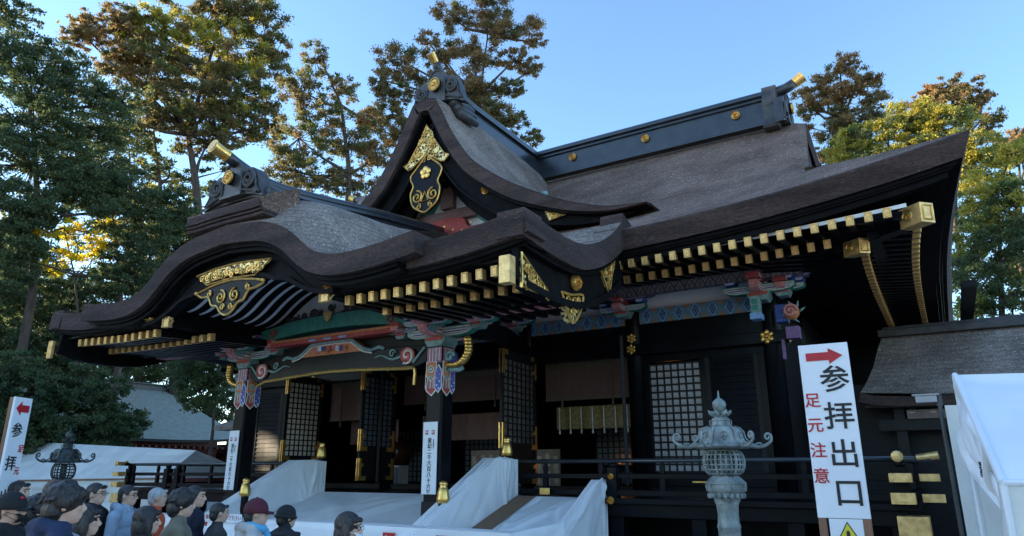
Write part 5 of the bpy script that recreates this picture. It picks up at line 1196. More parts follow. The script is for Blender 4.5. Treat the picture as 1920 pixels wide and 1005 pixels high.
# left copper-roofed building, ridge running away from the viewer
lb = thing('copper_roofed_building', 'long building with a patinated green copper roof behind the left tent', 'building')
R0, R1 = Vector((-31, -6, 8.0)), Vector((-31, 12.5, 7.55)) 
def lbroof():
    G = []
    for y in np.linspace(-14, 16.6, 32):
        row = []
        for t in np.linspace(0, 1, 12):
            x = -38.5 + 9.2 * t; z = 7.5 - 4.5 * t + .55 * t * t * 1.0 + .35 * max(0, (y - 11) / 5.6) ** 2 * t
            row.append((x + .0, y - 1.6 * max(0, (y - 13) / 3.6) * t * (1 - t), z))
        G.append(row)
    mb = MB(); mb.grid(G, flip=True); mb.grid([[(-77 - x, y, z) for x, y, z in r] for r in G]); r = mb.build('copper_roof', COPPER, lb, smooth=True)
    mb = MB()
    ed = [(g[-1][1], g[-1][2]) for g in G]; band(mb, ed, 0, .16, -29.3, -29.6, ax='x'); mb.build('roof_edge', LACQ2, r)
    mb = MB(); mb.box(-38.75, -38.25, -14, 16.5, 7.4, 7.65); mb.box(-38.65, -38.35, -14, 16.5, 7.65, 7.78); mb.box(-38.85, -38.15, -14, 16.8, 7.78, 7.86); mb.build('ridge', CLAY, r)
    mb = MB(); mb.box(-46, -30.8, -13, 15.2, 0, 4.0); mb.build('wall', VERM, lb)
    rm = MB().box(0, 1.4, -.06, .06, -.06, .06).mesh('rafter', VERM)
    for k in range(68): link('rafter', rm, lb, (-31.0, -12.5 + k * .42, 3.2), (0, .05, 0))
    
lbroof()
# small black-roofed pavilion just left of the porch column
pv = thing('small_pavilion', 'small dark roofed pavilion seen between the trees and the left porch column', 'building', (-13.6, 7.0, 0))
mb = MB(); mb.add([(-2.6, -2.6, 3.6), (2.6, -2.6, 3.6), (2.6, 2.6, 3.6), (-2.6, 2.6, 3.6), (0, 0, 5.0), (-2.6, -2.6, 3.42), (2.6, -2.6, 3.42), (2.6, 2.6, 3.42), (-2.6, 2.6, 3.42)], [(0, 1, 4), (1, 2, 4), (2, 3, 4), (3, 0, 4), (0, 5, 6, 1), (1, 6, 7, 2), (2, 7, 8, 3), (3, 8, 5, 0), (5, 8, 7, 6)]); mb.build('pavilion_roof', BARKL, pv)
mb = MB(); mb.box(-1.6, 1.6, -1.6, 1.6, 0, 3.42); mb.build('pavilion_wall', LACQ2, pv)

fe = thing('red_fence_wall', 'long low red brown wall with a tiled top behind the left tent', 'wall')
mb = MB(); mb.box(-60, -8.5, 16.0, 16.2, 0, 3.0); mb.build('wall_face', VERM, fe); mb = MB(); mb.prism([(15.5, 2.9), (16.1, 3.45), (16.7, 2.9)], -60, -8.5, ax='x'); mb.build('wall_roof', CLAY, fe)
# ================================================================== TREES
def leaf_cloud(centers, radii, n_per, size, seed, el=1.6, flat=.7, up=.5):
    n_per = n_per * 2.5
    """leaf-sized rhombi spread through many small clumps; returns a mesh-ready array"""
    rg = np.random.default_rng(seed); C = np.array(centers); R = np.array(radii)
    cnt = np.maximum(12, (n_per * (R / R.mean()) ** 2).astype(int)); idx = np.repeat(np.arange(len(C)), cnt); N = len(idx)
    d = rg.normal(size=(N, 3)); d /= np.linalg.norm(d, axis=1)[:, None]; rr = rg.random(N) ** .45 * (1 + .35 * rg.normal(size=N).clip(-1, 2.2))
    P = C[idx] + d * rr[:, None] * R[idx][:, None] * np.array([1, 1, flat])
    a = d + rg.normal(size=(N, 3)) * .7 + np.array([0, 0, up]); a /= np.linalg.norm(a, axis=1)[:, None]
    b = np.cross(a, rg.normal(size=(N, 3))); b /= np.linalg.norm(b, axis=1)[:, None]
    s = size * (.45 + .8 * rg.random(N))[:, None]
    V = np.stack([P - a * s * el * .5, P + b * s * .42, P + a * s * el * .5, P - b * s * .42], 1).reshape(-1, 3)
    return V, N
def leaf_mesh(name, parts, mats):
    """parts: list of (V, N); one material slot each"""
    V = np.concatenate([p[0] for p in parts]); N = sum(p[1] for p in parts)
    me = bpy.data.meshes.new(name); me.vertices.add(len(V)); me.vertices.foreach_set('co', V.astype(np.float32).ravel())
    me.loops.add(4 * N); me.loops.foreach_set('vertex_index', np.arange(4 * N, dtype=np.int32))
    me.polygons.add(N); me.polygons.foreach_set('loop_start', np.arange(0, 4 * N, 4, dtype=np.int32)); me.polygons.foreach_set('loop_total', np.full(N, 4, dtype=np.int32))
    me.polygons.foreach_set('material_index', np.concatenate([np.full(p[1], i, dtype=np.int32) for i, p in enumerate(parts)]))
    for m in mats: me.materials.append(m)
    me.update(); me.validate(); return me
TOT = [0]
def tree(name, lab, cat, D, trunk, blobs, mats, size=.22, dens=1.0, seed=1, sub=.27, depth=1.0, el=1.6, flat=.62, r0=.45, up=.5, group=None, per=26):
    """trunk: [(u, v)] from the bottom up; blobs: (u, v, ru, rv[, which material]) sizes in photo pixels at distance D"""
    rnd = random.Random(seed); mpp = D / 1290.0; size *= .58
    base = at(trunk[0][0], trunk[0][1], D); root = thing(name, lab, cat, (base.x, base.y, 0), 0, group)
    O = Vector((base.x, base.y, 0))
    view = Vector((base.x - CAM.x, base.y - CAM.y, 0)).normalized(); right = Vector((view.y, -view.x, 0))
    TP = [O * 1] + [at(u, v, D) + view * rnd.uniform(-.4, .4) for u, v in trunk]
    if (TP[1] - TP[0]).length < .2: TP.pop(1)
    mb = MB(); n = len(TP); mb.tube([p - O for p in TP], [r0 * .62 * (1 - .85 * (i / (n - 1)) ** .9) for i in range(n)], 10)
    bucket = {}
    for bi, b in enumerate(blobs):
        u, v, ru, rv = b[:4]; w = b[4] if len(b) > 4 else 0
        c = at(u, v, D); rx, rz = ru * mpp, rv * mpp; ry = max(rx, rz) * .8 * depth
        q = min(TP[1:], key=lambda p: (p - Vector((c.x, c.y, c.z - abs(c.z) * .06))).length)
        midp = (q + c) / 2 + Vector((rnd.uniform(-.3, .3), rnd.uniform(-.3, .3), -.3))
        mb.tube([q - O, midp - O, c - O], [r0 * .28, r0 * .18, r0 * .07], 6)
        rs = max(.28, min(rx, rz) * sub * .9)
        m = int(max(8, dens * 1.30 * (rx * rz * ry) ** (2 / 3.) / rs ** 2 * 1.1))
        for k in range(m):
            dv = Vector([rnd.gauss(0, 1) for _ in range(3)]).normalized() * rnd.random() ** .36
            p = c + right * dv.x * rx + view * dv.y * ry + Vector((0, 0, dv.z * rz)); r = rs * rnd.uniform(.6, 1.25)
            ww = w if rnd.random() < .8 else rnd.randrange(len(mats))
            bucket.setdefault(ww, []).append((p - O, r))
            if k % 3 == 0: mb.tube([c - O, (c + p) / 2 - O + Vector((0, 0, -.15)), p - O], [r0 * .075, r0 * .05, .012], 4)
    mb.build('trunk', TRUNK, root, smooth=True)
    parts = []; ms = []
    for w, L in sorted(bucket.items()):
        V, N = leaf_cloud([tuple(p) for p, r in L], [r for p, r in L], per * (.72 * L[0][1] / size * .72) ** 2 * .42 + 18, size, seed * 31 + w, el, flat, up); parts.append((V, N)); ms.append(mats[w]); TOT[0] += N
    link('crown', leaf_mesh('crown', parts, ms), root); return root
# behind and left of the hall
tree('cedar_tree', 'tall bronzed cedar standing behind the upper gable', 'tree', 48, [(905, 400), (906, 300), (900, 180), (915, 60)],
     [(905, 20, 55, 38, 0), (850, 35, 45, 32, 0), (960, 55, 60, 35), (1005, 78, 30, 18), (800, 75, 28, 22, 0), (885, 95, 60, 38, 0), (965, 112, 50, 20), (830, 105, 45, 30, 0), (745, 110, 45, 40, 0), (715, 150, 22, 36), (780, 145, 50, 30, 0), (870, 165, 70, 36), (1000, 130, 30, 14), (950, 165, 38, 18, 1), (740, 175, 48, 22, 1), (915, 205, 60, 34, 1), (965, 232, 40, 24, 1), (1000, 258, 26, 16, 1), (735, 215, 42, 25, 1), (700, 240, 28, 30, 1), (760, 255, 50, 35, 1)],
     [L_BRN, L_CED], size=.19, seed=3, r0=.55, sub=.42, dens=1.6, el=1.9)
tree('cedar_tree', 'broad cedar rising behind the small front gable ridge', 'tree', 42, [(650, 420), (655, 330), (640, 200), (600, 110)],
     [(590, 110, 32, 38), (640, 165, 35, 40), (565, 170, 45, 50), (610, 215, 55, 45), (690, 215, 30, 28, 1), (560, 260, 60, 50), (650, 270, 60, 50), (705, 290, 40, 45, 1), (590, 330, 70, 45), (670, 345, 50, 35), (530, 315, 45, 45), (560, 370, 50, 25)],
     [L_CED, L_BRN], size=.19, seed=4, r0=.45, dens=1.8, el=1.7)
tree('cedar_tree', 'tallest twin trunked cedar left of the front gable finial', 'tree', 58, [(372, 400), (366, 330), (352, 250), (390, 120), (420, 20)],
     [(400, 15, 95, 45, 0), (490, 30, 55, 50, 0), (300, 60, 75, 45, 2), (420, 90, 95, 60, 2), (510, 105, 45, 50), (225, 50, 65, 32, 1), (150, 60, 40, 28, 1), (290, 130, 80, 50), (390, 165, 90, 55, 0), (490, 175, 55, 45), (230, 110, 50, 40, 1), (320, 205, 80, 40, 0), (430, 230, 70, 40, 0), (500, 235, 45, 30), (390, 265, 60, 28), (270, 235, 50, 35)],
     [L_CED, L_BRN, L_YEL], size=.26, seed=5, r0=.7, dens=1.9, el=1.7)
tree('forked_tree', 'slender bare forked trunk with sparse leaves left of the front gable', 'tree', 60, [(305, 420), (300, 340), (288, 250), (300, 200)],
     [(260, 300, 45, 30), (320, 310, 40, 40), (420, 320, 45, 35), (250, 360, 45, 30, 1), (330, 375, 50, 35, 1), (290, 430, 60, 35, 1), (470, 350, 40, 30), (230, 260, 40, 30), (350, 430, 40, 20, 1)], [L_MID, L_YEL], size=.27, seed=6, r0=.45, dens=.55)
tree('evergreen_tree', 'dark evergreen filling the upper left corner', 'tree', 46, [(60, 560), (70, 380), (60, 200), (20, 60)],
     [(10, 20, 55, 28, 1), (15, 90, 60, 45), (60, 150, 80, 55), (150, 170, 70, 50), (40, 230, 90, 55), (170, 240, 85, 50), (60, 310, 100, 50), (190, 320, 75, 50), (230, 190, 40, 30), (110, 110, 45, 35, 1)], [L_DARK, L_MID], size=.22, seed=7, r0=.5, dens=2.3, el=1.4)
tree('evergreen_tree', 'dark broadleaf evergreen below the upper left crown', 'tree', 44, [(230, 640), (225, 520), (210, 400)],
     [(250, 395, 85, 60), (315, 440, 60, 50), (40, 395, 70, 55), (270, 490, 75, 45), (160, 350, 70, 35), (30, 480, 45, 60), (235, 530, 60, 30), (335, 395, 35, 40)], [L_DARK, L_MID], size=.20, seed=8, r0=.4, dens=2.2, el=1.4)
tree('maple_tree', 'yellow leaved tree with sunlight painted into its leaves between dark evergreens at the left', 'tree', 44.5, [(150, 640), (140, 520), (120, 430)],
     [(155, 440, 55, 30), (110, 490, 42, 22), (60, 420, 30, 14), (185, 472, 34, 26), (215, 425, 20, 14)], [L_MAP_SUN, L_YEL], size=.20, seed=9, r0=.2, dens=1.0, el=1.3)
tree('evergreen_tree', 'dull green tree whose low crown hangs left of the porch roof corner', 'tree', 48, [(60, 720), (70, 620), (80, 560)],
     [(50, 560, 80, 45), (140, 600, 70, 45), (40, 640, 70, 40), (170, 660, 85, 35), (280, 665, 70, 30, 1), (330, 640, 60, 30, 1), (90, 690, 60, 20)], [L_DARK, L_MID], size=.22, seed=10, r0=.4, dens=2.0, el=1.4)
tree('evergreen_shrub', 'round green tree beside the left porch column', 'tree', 36, [(400, 800), (398, 720)],
     [(395, 620, 55, 45, 1), (400, 680, 58, 45, 1), (380, 740, 45, 35, 1), (350, 690, 30, 35)], [L_DARK, L_MID], size=.17, seed=11, r0=.2, dens=2.2, el=1.3)
tree('broadleaf_tree', 'leafy dark green tree in front of the copper roof at the left', 'tree', 40, [(170, 880), (165, 800), (150, 740)],
     [(60, 740, 75, 35), (150, 725, 70, 35), (60, 800, 60, 40), (140, 790, 80, 40), (215, 792, 50, 30), (175, 735, 35, 18, 1), (100, 830, 60, 28), (190, 815, 60, 24), (20, 690, 40, 30)], [L_DARK, L_MID], size=.19, seed=12, r0=.25, dens=2.5, el=1.5)
tree('evergreen_tree', 'dim evergreen mass at the back between the left trees', 'tree', 70, [(450, 640), (450, 520)],
     [(60, 600, 120, 80), (200, 560, 110, 70), (330, 560, 110, 70), (450, 500, 100, 60), (330, 470, 80, 40), (30, 500, 70, 60), (120, 640, 140, 60), (300, 650, 140, 55)], [L_DARK, L_MID], size=.36, seed=13, r0=.4, dens=1.7, el=1.4)
tree('evergreen_tree', 'tall dim evergreen standing behind the twin trunked cedar', 'tree', 74, [(250, 640), (250, 400), (240, 250)],
     [(200, 300, 90, 60), (320, 330, 80, 60), (120, 330, 80, 60), (250, 400, 100, 50), (430, 380, 70, 50), (520, 380, 60, 40), (330, 430, 90, 40), (60, 250, 70, 60), (250, 230, 70, 50), (140, 430, 90, 50)], [L_DARK, L_MID], size=.42, seed=29, r0=.5, dens=.62, el=1.4)
tree('evergreen_hedge_tree', 'low dark tree screening the gap between the left tent and the porch', 'tree', 62, [(330, 860), (330, 800)],
     [(120, 760, 100, 50), (250, 750, 90, 50), (350, 770, 80, 55), (430, 760, 60, 60), (300, 700, 90, 50), (420, 700, 60, 40), (40, 780, 80, 50), (200, 680, 90, 40)], [L_DARK, L_MID], size=.30, seed=23, r0=.3, dens=1.4, el=1.4)
# right of the hall
tree('cedar_tree', 'bronzed cedar left most of the trees right of the ridge end', 'tree', 44, [(1583, 460), (1585, 330), (1582, 220), (1575, 130)],
     [(1578, 125, 34, 22, 0), (1540, 160, 34, 26, 0), (1610, 155, 38, 24, 0), (1645, 185, 26, 16, 0), (1575, 190, 50, 32, 0), (1520, 200, 34, 28, 0), (1625, 220, 36, 28, 0), (1560, 245, 50, 32, 0), (1600, 280, 50, 30, 1), (1550, 300, 40, 26, 0), (1500, 180, 20, 12, 0)], [L_BRN, L_CED], size=.17, seed=14, r0=.42, dens=1.7, sub=.36, el=1.9)
tree('cedar_tree', 'bronzed cedar top showing above the yellow green crown at the right', 'tree', 60, [(1790, 420), (1790, 260), (1785, 170)],
     [(1785, 165, 44, 18, 0), (1745, 180, 34, 20, 0), (1830, 190, 30, 18, 0), (1780, 200, 60, 26, 0), (1840, 225, 34, 22, 1), (1720, 205, 30, 18, 0)], [L_BRN, L_CED], size=.22, seed=15, r0=.5, dens=1.7, el=1.8)
tree('camphor_tree', 'sunlit yellow green broadleaf crown above the right roof corner', 'tree', 38, [(1720, 480), (1715, 360), (1710, 280)],
     [(1700, 225, 70, 30, 0), (1620, 260, 55, 30, 0), (1760, 235, 60, 34, 0), (1590, 290, 45, 22, 0), (1680, 275, 70, 35, 0), (1760, 290, 70, 40), (1820, 280, 45, 40, 0), (1640, 305, 60, 22, 1), (1850, 330, 50, 45)], [L_YEL, L_MID], size=.17, seed=16, r0=.35, dens=2.2, el=1.3)
tree('evergreen_tree', 'green tree with golden patches filling the right edge', 'tree', 34, [(1880, 640), (1875, 480), (1870, 350)],
     [(1895, 290, 40, 34, 1), (1850, 370, 60, 45, 1), (1905, 380, 50, 50), (1840, 440, 60, 45), (1900, 470, 55, 50), (1850, 510, 60, 40), (1900, 550, 50, 30), (1830, 570, 45, 25, 1), (1880, 590, 60, 16)], [L_MID, L_YEL], size=.15, seed=17, r0=.32, dens=1.5, el=1.4)
tree('cedar_tree', 'small bronzed crown at the far right edge above the green tree', 'tree', 58, [(1915, 500), (1912, 350), (1910, 270)],
     [(1905, 258, 30, 14, 0), (1915, 280, 34, 24, 0), (1890, 300, 30, 20, 1)], [L_BRN, L_CED], size=.22, seed=18, r0=.4, dens=1.8, el=1.8)
tree('background_tree', 'dim green tree behind the right roof corner low down', 'tree', 60, [(1820, 640), (1820, 560)],
     [(1800, 420, 60, 60), (1900, 440, 60, 80), (1860, 540, 80, 60), (1770, 330, 60, 40), (1640, 330, 60, 30)], [L_MID, L_DARK], size=.34, seed=19, r0=.4, dens=1.0, el=1.4)
# the rest of the shrine forest at the left, outside the frame: it throws the hall into shade
fp = None
def forest_tree(x, y, h, r, seed, lab):
    root = thing('forest_cedar', lab, 'tree', (x, y, 0)); rnd = random.Random(seed)
    mb = MB(); mb.tube([(0, 0, 0), (.2, .1, h * .5), (0, 0, h * .97)], [.55, .4, .05], 8); mb.build('trunk', TRUNK, root, smooth=True)
    L = []
    for k in range(90):
        z = h * (.12 + .88 * rnd.random()); rr = r * (1.05 - z / h) ** .5 * rnd.random() ** .5; a = rnd.uniform(0, 2 * PI); L.append(((rr * math.cos(a), rr * math.sin(a), z), rnd.uniform(.9, 1.6)))
    V, N = leaf_cloud([p for p, q in L], [q for p, q in L], 60, .62, seed); link('crown', leaf_mesh('crown', [(V, N)], [L_CED]), root); TOT[0] += N; return root
FT = []
for k, (x, y, h) in enumerate([(-46, -22, 25.5), (-44, -30, 25), (-48, -14, 25), (-52, -26, 25), (-50, -19, 26.5), (-50, -8, 25), (-57, -10, 25), (-60, 2, 25), (-62, 12, 26)]):
    if k < 3: FT.append(forest_tree(x, y, h, 5.2, 100 + k, 'forest cedar left of the shrine precinct')); o = FT[-1]
    else:
        s = FT[k % 3]; o = s.copy(); COL.objects.link(o)
        for ch in list(s.children): c = ch.copy(); COL.objects.link(c); c.parent = o
        o.location = (x, y, 0); o.scale = (1, 1, h / 27.0); o.rotation_euler = (0, 0, k * 1.3)
    o['group'] = 'forest cedars left of the precinct'; o['label'] = 'forest cedar in the shrine wood left of the precinct'
# distant wooded rise closing the horizon
mb = MB(); G = []
for i in range(3):
    G.append([(math.cos(a) * (230 + 40 * i), math.sin(a) * (230 + 40 * i), (0, 9, 13)[i] * (1 + .3 * math.sin(a * 9) + .15 * math.sin(a * 23))) for a in np.linspace(0, 2 * PI, 120)])
mb.grid(G); tag(mb.build('wooded_hill', L_DARK, smooth=True), kind='structure')

# ================================================================== PEOPLE
def cap(mb, a, b, ra, rb, n=10, m=0):
    a = Vector(a); b = Vector(b); P = []; R = []
    d = (b - a)
    for t, k in ((-.85, .5), (-.5, .87), (0, 1)): P.append(a + d.normalized() * ra * t); R.append(ra * k)
    P.append((a + b) / 2); R.append((ra + rb) / 2)
    for t, k in ((0, 1), (.5, .87), (.85, .5)): P.append(b + d.normalized() * rb * t); R.append(rb * k)
    mb.tube(P, R, n, m)
def body_mesh():
    """standing adult 1.70 m tall facing +X, arms relaxed, one fused surface"""
    mb = MB(); hz = 1.585
    mb.ell((-.012, 0, hz + .015), (.098, .076, .098), 20, 14); mb.ell((.020, 0, hz - .035), (.070, .060, .090), 16, 12)
    mb.ell((.052, 0, hz - .085), (.034, .034, .030), 12, 8); mb.ell((.060, 0, hz + .035), (.032, .058, .026), 12, 8)
    mb.tube([(.082, 0, hz + .012), (.100, 0, hz - .022), (.108, 0, hz - .034)], [.008, .013, .014], 8); mb.ell((.096, 0, hz - .038), (.014, .019, .009), 8, 6)
    mb.ell((.085, 0, hz - .062), (.013, .025, .006), 8, 6); mb.ell((.083, 0, hz - .073), (.014, .022, .006), 8, 6)
    for s in (-1, 1):
        mb.ell((-.008, s * .078, hz - .01), (.018, .010, .031), 8, 8); mb.ell((.062, s * .030, hz - .022), (.026, .022, .022), 8, 6)
    cap(mb, (-.022, 0, 1.38), (-.008, 0, 1.54), .060, .054)
    mb.ell((-.02, 0, 1.28), (.115, .175, .15), 16, 12); mb.ell((-.01, 0, 1.12), (.105, .145, .16), 16, 12); mb.ell((-.01, 0, .95), (.115, .165, .12), 16, 12)
    for s in (-1, 1):
        cap(mb, (-.02, s * .15, 1.37), (-.02, s * .19, 1.34), .062, .060); cap(mb, (-.02, s * .195, 1.33), (-.03, s * .225, 1.07), .050, .038); cap(mb, (-.03, s * .225, 1.07), (.03, s * .235, .84), .038, .026)
        mb.ell((.045, s * .235, .775), (.040, .016, .048), 10, 8)
        for k, ln in enumerate((.062, .072, .068, .052)):
            x0 = .072 - k * .019; cap(mb, (x0, s * .236, .74), (x0 + .004, s * .232, .74 - ln * .5), .0085, .008, 6); cap(mb, (x0 + .004, s * .232, .74 - ln * .5), (x0 + .006, s * .222, .74 - ln), .008, .007, 6)
        cap(mb, (.075, s * .232, .79), (.100, s * .222, .755), .011, .009, 6); cap(mb, (.100, s * .222, .755), (.102, s * .214, .728), .009, .008, 6)
        cap(mb, (0, s * .09, .90), (.01, s * .10, .50), .085, .055); cap(mb, (.01, s * .10, .50), (-.015, s * .105, .09), .052, .038); mb.ell((.05, s * .105, .045), (.12, .045, .04), 12, 8)
    return remesh(mb, .0075, SKIN, 'person_body', 2)
def jacket_mesh(kind):
    mb = MB(); t = .025 if kind == 'puffer' else .0
    mb.ell((-.02, 0, 1.30), (.135 + t, .195 + t, .14), 18, 12); mb.ell((-.02, 0, 1.14), (.140 + t, .180 + t, .22), 18, 12); mb.ell((-.01, 0, .95), (.145 + t, .190 + t, .15), 16, 12)
    for s in (-1, 1):
        cap(mb, (-.02, s * .08, 1.425), (-.02, s * .20, 1.36), .055 + t * .5, .075 + t * .6); cap(mb, (-.02, s * .205, 1.35), (-.03, s * .240, 1.07), .070 + t, .055 + t); cap(mb, (-.03, s * .240, 1.07), (.03, s * .245, .86), .055 + t, .042 + t * .6)
    cap(mb, (-.02, 0, 1.40), (-.014, 0, 1.455 if kind != 'puffer' else 1.50), .078, .070)
    if kind == 'puffer':
        for k in range(7): mb.lathe([(.01, -.03), (1.0, -.022), (1.03, 0), (1.0, .022), (.01, .03)], (-.02, 0, .90 + k * .085), 20, M=Matrix.Diagonal((.165, .215, 1)))
    if kind == 'hood':
        mb.tube([(.045, -.07, 1.40), (-.03, -.105, 1.455), (-.105, -.07, 1.47), (-.135, 0, 1.46), (-.105, .07, 1.47), (-.03, .105, 1.455), (.045, .07, 1.40)], [.025, .042, .050, .055, .050, .042, .025], 12)
        mb.ell((-.125, 0, 1.37), (.055, .105, .105), 14, 10)
    rnd = random.Random(2)
    for k in range(16):
        s = rnd.choice((-1, 1)); z = rnd.uniform(.95, 1.36); mb.tube([(-.14 + rnd.uniform(0, .05), s * rnd.uniform(.02, .12), z), (-.155, s * .06, z - .05), (-.13, s * .01, z - .09)], [.012, .02, .012], 6)
    return remesh(mb, .012, cloth('jacket_' + kind, (.1, .1, .1)), 'jacket', 2)
def trousers_mesh():
    mb = MB(); mb.ell((-.01, 0, .93), (.130, .178, .12), 16, 10)
    for s in (-1, 1): cap(mb, (0, s * .092, .88), (.01, s * .10, .50), .098, .072); cap(mb, (.01, s * .10, .50), (-.012, s * .105, .12), .070, .060)
    return remesh(mb, .014, cloth('dark_trousers', (.03, .032, .04)), 'trousers', 2)
def shoes_mesh():
    mb = MB()
    for s in (-1, 1): mb.ell((.055, s * .105, .05), (.14, .055, .05), 14, 8)
    return mb.mesh('shoes', INK, True)
def hair_mesh(kind):
    mb = MB(); hz = 1.585; rnd = random.Random(len(kind) * 7)
    if kind in ('short', 'cap'):
        mb.ell((-.022, 0, hz + .028), (.100, .083, .094), 20, 14); mb.ell((-.060, 0, hz - .02), (.058, .070, .075), 16, 10)
        if kind == 'short': mb.tube([(.070, -.045, hz + .072), (.082, 0, hz + .078), (.070, .045, hz + .072)], .020, 8)
    elif kind == 'messy':
        mb.ell((-.018, 0, hz + .032), (.112, .094, .104), 20, 14); mb.ell((-.060, 0, hz - .03), (.068, .082, .09), 16, 10)
        for s in (-1, 1): mb.ell((.0, s * .077, hz + .02), (.05, .022, .045), 12, 8)
        for k in range(60):
            th, ph = rnd.uniform(0, 1.7), rnd.uniform(0, 2 * PI); d = Vector((math.sin(th) * math.cos(ph), math.sin(th) * math.sin(ph), math.cos(th)))
            if d.x > .75 and d.z < .4: continue
            c = Vector((-.018, 0, hz + .03)) + Vector((d.x * .108, d.y * .09, d.z * .10)); t = Vector((-.3, 0, -1)) + d * .6; t = t.normalized() * .035
            mb.tube([c - t * .6, c + d * .010, c + t], [.007, .010, .004], 5)
        mb.tube([(.078, -.05, hz + .06), (.092, 0, hz + .062), (.078, .05, hz + .06)], .024, 8)
    else:
        mb.ell((-.020, 0, hz + .028), (.108, .090, .100), 20, 14); mb.ell((-.052, 0, hz - .05), (.074, .088, .125), 16, 12); mb.ell((-.058, 0, hz - .15), (.058, .080, .095), 14, 10)
        for s in (-1, 1): mb.ell((.012, s * .080, hz - .045), (.038, .018, .10), 12, 10)
        mb.tube([(.070, -.055, hz + .055), (.088, 0, hz + .068), (.070, .055, hz + .055)], .020, 8)
    return remesh(mb, .007, HAIRB, 'hair', 1)
BODY = body_mesh(); TROU = trousers_mesh(); SHOE = shoes_mesh()
JK = {k: jacket_mesh(k) for k in ('plain', 'hood', 'puffer')}; HR = {k: hair_mesh(k) for k in ('short', 'messy', 'long', 'cap')}
hz = 1.585
def cap_hat():
    mb = MB(); V = [(.108 * math.sin(t), math.cos(t)) for t in np.linspace(0, PI / 2, 9)]
    mb.lathe([(.002, .115)] + [(.112 * math.sin(t), .115 * math.cos(t)) for t in np.linspace(.12, PI / 2, 9)] + [(.108, -.022)], (-.012, 0, hz + .022), 24, M=Matrix.Diagonal((1, .86, 1)))
    G = [[(.075 + .075 * k, y * (1 - .12 * k), hz + .020 - .012 * k - 3.2 * y * y + (-.006 if e_ else 0)) for y in np.linspace(-.072, .072, 9)] for e_ in (0,) for k in (0, .5, 1)]
    mb.grid(G); mb.grid([[(x, y, z - .007) for x, y, z in r] for r in G], flip=True); mb.ell((-.012, 0, hz + .138), (.010, .010, .006), 8, 5)
    return mb.mesh('cap', cloth('cap_cloth', (.1, .1, .1)), True)
def beanie():
    mb = MB(); mb.ell((-.014, 0, hz + .030), (.112, .092, .105), 20, 12); mb.tube([(-.014 + .106 * math.cos(a), .089 * math.sin(a), hz + .008 - .012 * math.cos(a)) for a in np.linspace(0, 2 * PI, 25)[:-1]], .020, 8, closed=True)
    return mb.mesh('knit_hat', cloth('knit', (.1, .1, .1)), True)
def scarf():
    mb = MB(); mb.tube([(.075 * math.cos(a) - .01, .085 * math.sin(a), 1.455 + .012 * math.sin(2 * a) + .014 * math.cos(a + 2)) for a in np.linspace(0, 2 * PI, 21)[:-1]], .038, 10, closed=True); mb.tube([(.08, .02, 1.44), (.11, .03, 1.36), (.125, .02, 1.24)], [.035, .04, .035], 8)
    return mb.mesh('scarf', cloth('scarf_cloth', (.1, .4, .65)), True)
def mask():
    mb = MB(); G = [[(.112 - .020 * abs(t) ** 2 - .012 * abs(z) * 1.2 - 4.2 * (y * y), y, hz - .062 + z * .034) for y in np.linspace(-.060, .060, 11)] for z, t in ((-1, 1), (-.4, .3), (0, 0), (.5, .2), (1, .8))]
    mb.grid(G)
    for s in (-1, 1): mb.tube([(.094, s * .058, hz - .04), (.04, s * .074, hz - .025), (-.005, s * .082, hz - .01)], .002, 5); mb.tube([(.094, s * .058, hz - .085), (.04, s * .072, hz - .055), (-.005, s * .082, hz - .03)], .002, 5)
    return mb.mesh('face_mask', PLAC, True)
def glasses():
    mb = MB()
    for s in (-1, 1):
        mb.tube([(.102, s * .032 + .023 * math.cos(a), hz + .001 + .017 * math.sin(a)) for a in np.linspace(0, 2 * PI, 17)[:-1]], .0022, 5, closed=True); mb.tube([(.100, s * .055, hz + .006), (.04, s * .078, hz + .006), (-.01, s * .084, hz + .002)], .0022, 5)
    mb.tube([(.103, -.010, hz + .004), (.106, 0, hz + .007), (.103, .010, hz + .004)], .002, 5); return mb.mesh('glasses', INK)
def eye():
    mb = MB()
    for s in (-1, 1): mb.ell((.080, s * .030, hz + .001), (.009, .012, .005), 8, 6)
    return mb.mesh('eyes', INK, True)
def brows():
    mb = MB()
    for s in (-1, 1): mb.tube([(.093, s * .012, hz + .024), (.091, s * .030, hz + .030), (.078, s * .050, hz + .024)], .0042, 5)
    return mb.mesh('eyebrows', HAIRB, True)
def strap():
    mb = MB(); mb.tube([(.06, .16, 1.10), (.10, .10, 1.30), (.03, .09, 1.445), (-.05, .095, 1.44), (-.135, .04, 1.33), (-.17, -.08, 1.10), (-.10, -.19, .92), (.03, -.20, .90), (.12, -.05, .98)], .012, 6, closed=True); return mb.mesh('bag_strap', cloth('strap_cloth', (.02, .025, .05)), True)
CAPM_, BEAN, SCARF, MASK, GLAS, EYE, BROW, STRAP = cap_hat(), beanie(), scarf(), mask(), glasses(), eye(), brows(), strap()
def put(name, me, parent, m=None):
    o = link(name, me, parent)
    if m: o.material_slots[0].link = 'OBJECT'; o.material_slots[0].material = m
    return o
cloths = {}
def C_(c):
    if c not in cloths: cloths[c] = cloth('cloth', c)
    return cloths[c]
RIGHTA = HEAD                                   # heading of the photo's rightward direction
